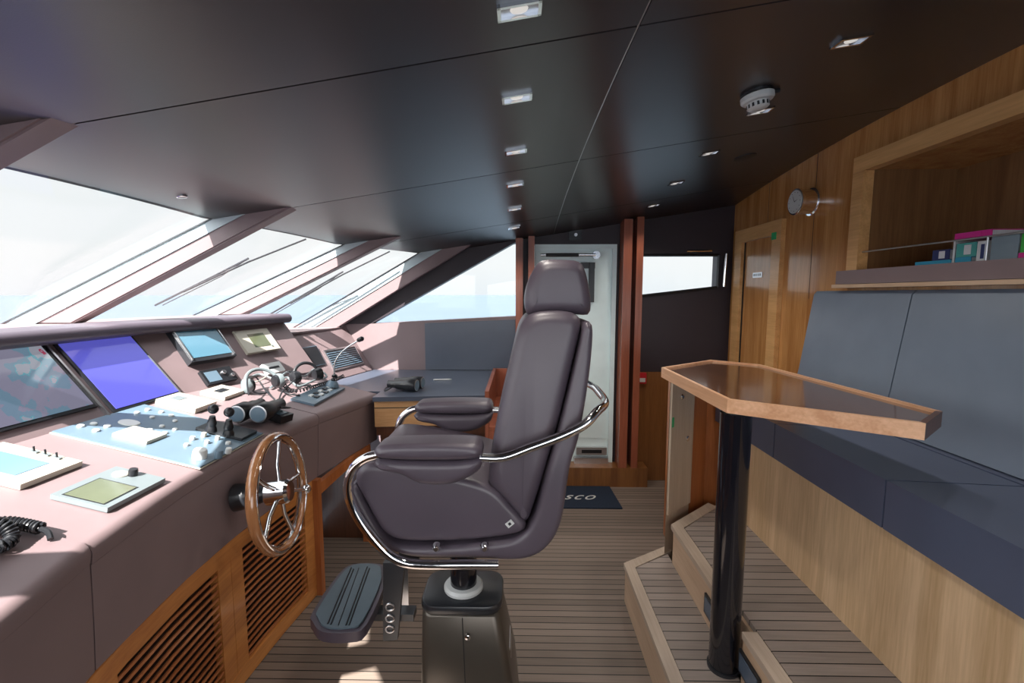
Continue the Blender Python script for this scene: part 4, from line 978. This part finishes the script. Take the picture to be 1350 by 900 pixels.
# footrest bracket with bolt holes, slide rail
BY = 1.42
bz = at(515, 840, Y=BY).z
fbk = MB().m('blackm').prism([at(505, 742, Y=BY), at(533, 742, Y=BY), at(524, 843, Y=BY), at(505, 845, Y=BY)], (0, .02, 0), .003).m('blackm').box(-.53, -.36, BY+.022, BY+.07, FZ_-.06, FZ_-.036).build('footrest_bracket', ch)
for py in (800, 815, 829):
    q = at(514, py, Y=BY-.002); b = MB().m('steel').tube([q+V((math.cos(2*PI*k/16)*.014, 0, math.sin(2*PI*k/16)*.012)) for k in range(16)], .003, 6, closed=True); b.build('bracket_ring', fbk)
a0 = at(533, 748, Y=1.55); a1 = at(533, 800, Y=1.55)
MB().m('steel').box(a0.x-.018, a0.x+.012, 1.55, 1.556, a1.z, a0.z, .001).build('slide_rail', ch)
# ------------------------------------------------------------------ books on the shelf
def book(name, label, cat, y0, y1, z0, h, m, x0=XW+.0, d=.2, spine=None):
    o = MB().m(m); x0 = XW+.005 if x0 == XW else x0
    t = thing(name, label, cat, (x0+d/2, (y0+y1)/2, z0), 'books and boxes on the shelf')
    MB().m(m).box(x0, x0+d, y0, y1, z0, z0+.0025).box(x0, x0+d, y0, y1, z0+h-.0025, z0+h).box(x0, x0+.003, y0, y1, z0+.0025, z0+h-.0025).build('cover', t)
    MB().m('bk_white').box(x0+.004, x0+d-.004, y0+.003, y1-.003, z0+.003, z0+h-.003).build('pages', t)
    if spine: MB().m(spine).box(x0-.0012, x0-.0002, y0+(y1-y0)*.25, y0+(y1-y0)*.6, z0+h*.15, z0+h*.85).build('spine_label', t)
    return t
Z = NZ0+.001
def sy(px): return at(px, 340, X=XW+.005).y
book('book', 'thin light blue booklet at the left bottom of the shelf stack', 'book', sy(1254), sy(1207), Z, .017, 'bk_blue')
book('book', 'grey and navy paperback lying on the light blue booklet', 'book', sy(1251), sy(1229), Z+.0175, .04, 'bk_navy', spine='bk_white')
book('book', 'slim white book standing beside the booklet stack', 'book', sy(1258)-.0, sy(1255)-.001, Z, .085, 'bk_white')
book('book', 'thin teal booklet lowest in the middle stack', 'book', sy(1280), sy(1259.5), Z, .022, 'bk_blue')
book('book', 'pale teal book in the middle of the stack under the pink box', 'book', sy(1286), sy(1260), Z+.0225, .05, 'bk_teal', spine='bk_white')
book('book', 'navy and white book right of the teal book under the pink box', 'book', sy(1300), sy(1287), Z, .073, 'bk_white', spine='bk_navy')
book('box', 'bright pink and white flat box on top of the middle book stack', 'box', sy(1304), sy(1256), Z+.087, .024, 'bk_pink', spine='bk_pink')
book('book', 'large grey box file lying in the shelf right of the books', 'box file', sy(1341), sy(1305), Z, .085, 'bk_grey')
book('book', 'bright green book at the right edge of the shelf', 'book', sy(1362), sy(1344), Z+.021, .06, 'bk_green')
book('book', 'thin pink booklet under the bright green book', 'book', sy(1368), sy(1342), Z, .02, 'bk_pink')
# ------------------------------------------------------------------ wipers outside
def wiper(label, i, f0, f1):
    (x0, y0), (x1, y1) = TP[i], TP[i+1]
    def S(a, s_): # a along width, s_ up the slope
        y = y0+(y1-y0)*a; x = x0+(x1-x0)*a; zt = zc(x, y); zb = 1.365 if y < 3.0 else 1.26
        return V((x-RUN*(1-s_), y, zb+(zt-zb)*s_))+V((-.03, 0, .06))
    t = thing('windscreen_wiper', label, 'wiper', S(f0, .0))
    MB().m('blackm').tube([S(f0, .02), S((f0+f1)/2, .4), S(f1, .62)], .006, 6).tube([S(f0+.05, .02), S((f0+f1)/2+.05, .4), S(f1, .62)], .003, 6).build('arm', t)
    MB().m('black').tube([S(f1-.03, .25)-V((0, 0, .025)), S(f1-.0, .62)-V((0, 0, .02)), S(f1+.05, .93)-V((0, 0, .025))], .005, 6).build('blade', t)
wiper('long windscreen wiper outside the second large pane', 3, .75, .72)
wiper('long windscreen wiper outside the narrow far pane', 4, .62, .6)
# ------------------------------------------------------------------ outside: hull nose, sea, sky
b = MB()
m, n, l, bs = nt('sea_water'); setb(bs, (.08, .112, .15), .7, 0, .3)
tcn = n.new('ShaderNodeTexCoord'); tx = n.new('ShaderNodeTexNoise'); tx.inputs['Scale'].default_value = .02; tx.inputs['Detail'].default_value = 6
l.new(tcn.outputs['Object'], tx.inputs['Vector']); rp = n.new('ShaderNodeValToRGB'); rp.color_ramp.elements[0].color = (.075, .103, .137, 1); rp.color_ramp.elements[1].color = (.088, .12, .155, 1)
l.new(tx.outputs['Fac'], rp.inputs['Fac']); l.new(rp.outputs['Color'], bs.inputs['Base Color']); M['sea'] = m
b = MB().m('sea')
N = 48; vs = [b.bm.verts.new((4500*math.cos(2*PI*k/N), 4500*math.sin(2*PI*k/N), -5)) for k in range(N)]; b._f(vs)
o = b.build('sea'); o['kind'] = 'stuff'; o['label'] = 'calm pale blue sea reaching the horizon'; o['category'] = 'sea'
w = bpy.data.worlds.new('sky'); SC.world = w; w.use_nodes = True; n = w.node_tree.nodes; l = w.node_tree.links; bg = n['Background']
tcn = n.new('ShaderNodeTexCoord'); sp = n.new('ShaderNodeSeparateXYZ'); l.new(tcn.outputs['Generated'], sp.inputs[0])
rp = n.new('ShaderNodeValToRGB'); e = rp.color_ramp.elements; e[0].position = .0; e[0].color = (.80, .86, .93, 1); e[1].position = .5; e[1].color = (.84, .86, .92, 1)
q = e.new(.06); q.color = (.93, .94, .96, 1)
l.new(sp.outputs['Z'], rp.inputs['Fac'])
ns = n.new('ShaderNodeTexNoise'); ns.inputs['Scale'].default_value = 3; ns.inputs['Detail'].default_value = 5; l.new(tcn.outputs['Generated'], ns.inputs['Vector'])
mx = n.new('ShaderNodeMix'); mx.data_type = 'RGBA'; l.new(ns.outputs['Fac'], mx.inputs['Factor']); l.new(rp.outputs['Color'], mx.inputs['A']); mx.inputs['B'].default_value = (.95, .94, .93, 1)
l.new(mx.outputs['Result'], bg.inputs['Color'])
SUNV = V((-.29, -.9, 1)).normalized()
dp = n.new('ShaderNodeVectorMath'); dp.operation = 'DOT_PRODUCT'; l.new(tcn.outputs['Generated'], dp.inputs[0]); dp.inputs[1].default_value = SUNV
mr = n.new('ShaderNodeMapRange'); mr.interpolation_type = 'SMOOTHSTEP'; l.new(dp.outputs['Value'], mr.inputs['Value'])
mr.inputs['From Min'].default_value = .12; mr.inputs['From Max'].default_value = .85; mr.inputs['To Min'].default_value = 1.0; mr.inputs['To Max'].default_value = 5.0
l.new(mr.outputs['Result'], bg.inputs['Strength'])
# sun
L = bpy.data.lights.new('sun', 'SUN'); L.energy = 20; L.angle = .009; L.color = (1, .93, .88)
so = bpy.data.objects.new('sun', L); COL.objects.link(so); so.rotation_euler = V((-.29, -.9, 1)).to_track_quat('Z', 'Y').to_euler(); so.location = (-3, -8, 9)
SC.view_settings.view_transform = 'Standard'; SC.view_settings.look = 'None'; SC.view_settings.gamma = 1; SC.view_settings.exposure = 0.12
SC.view_settings.use_curve_mapping = False
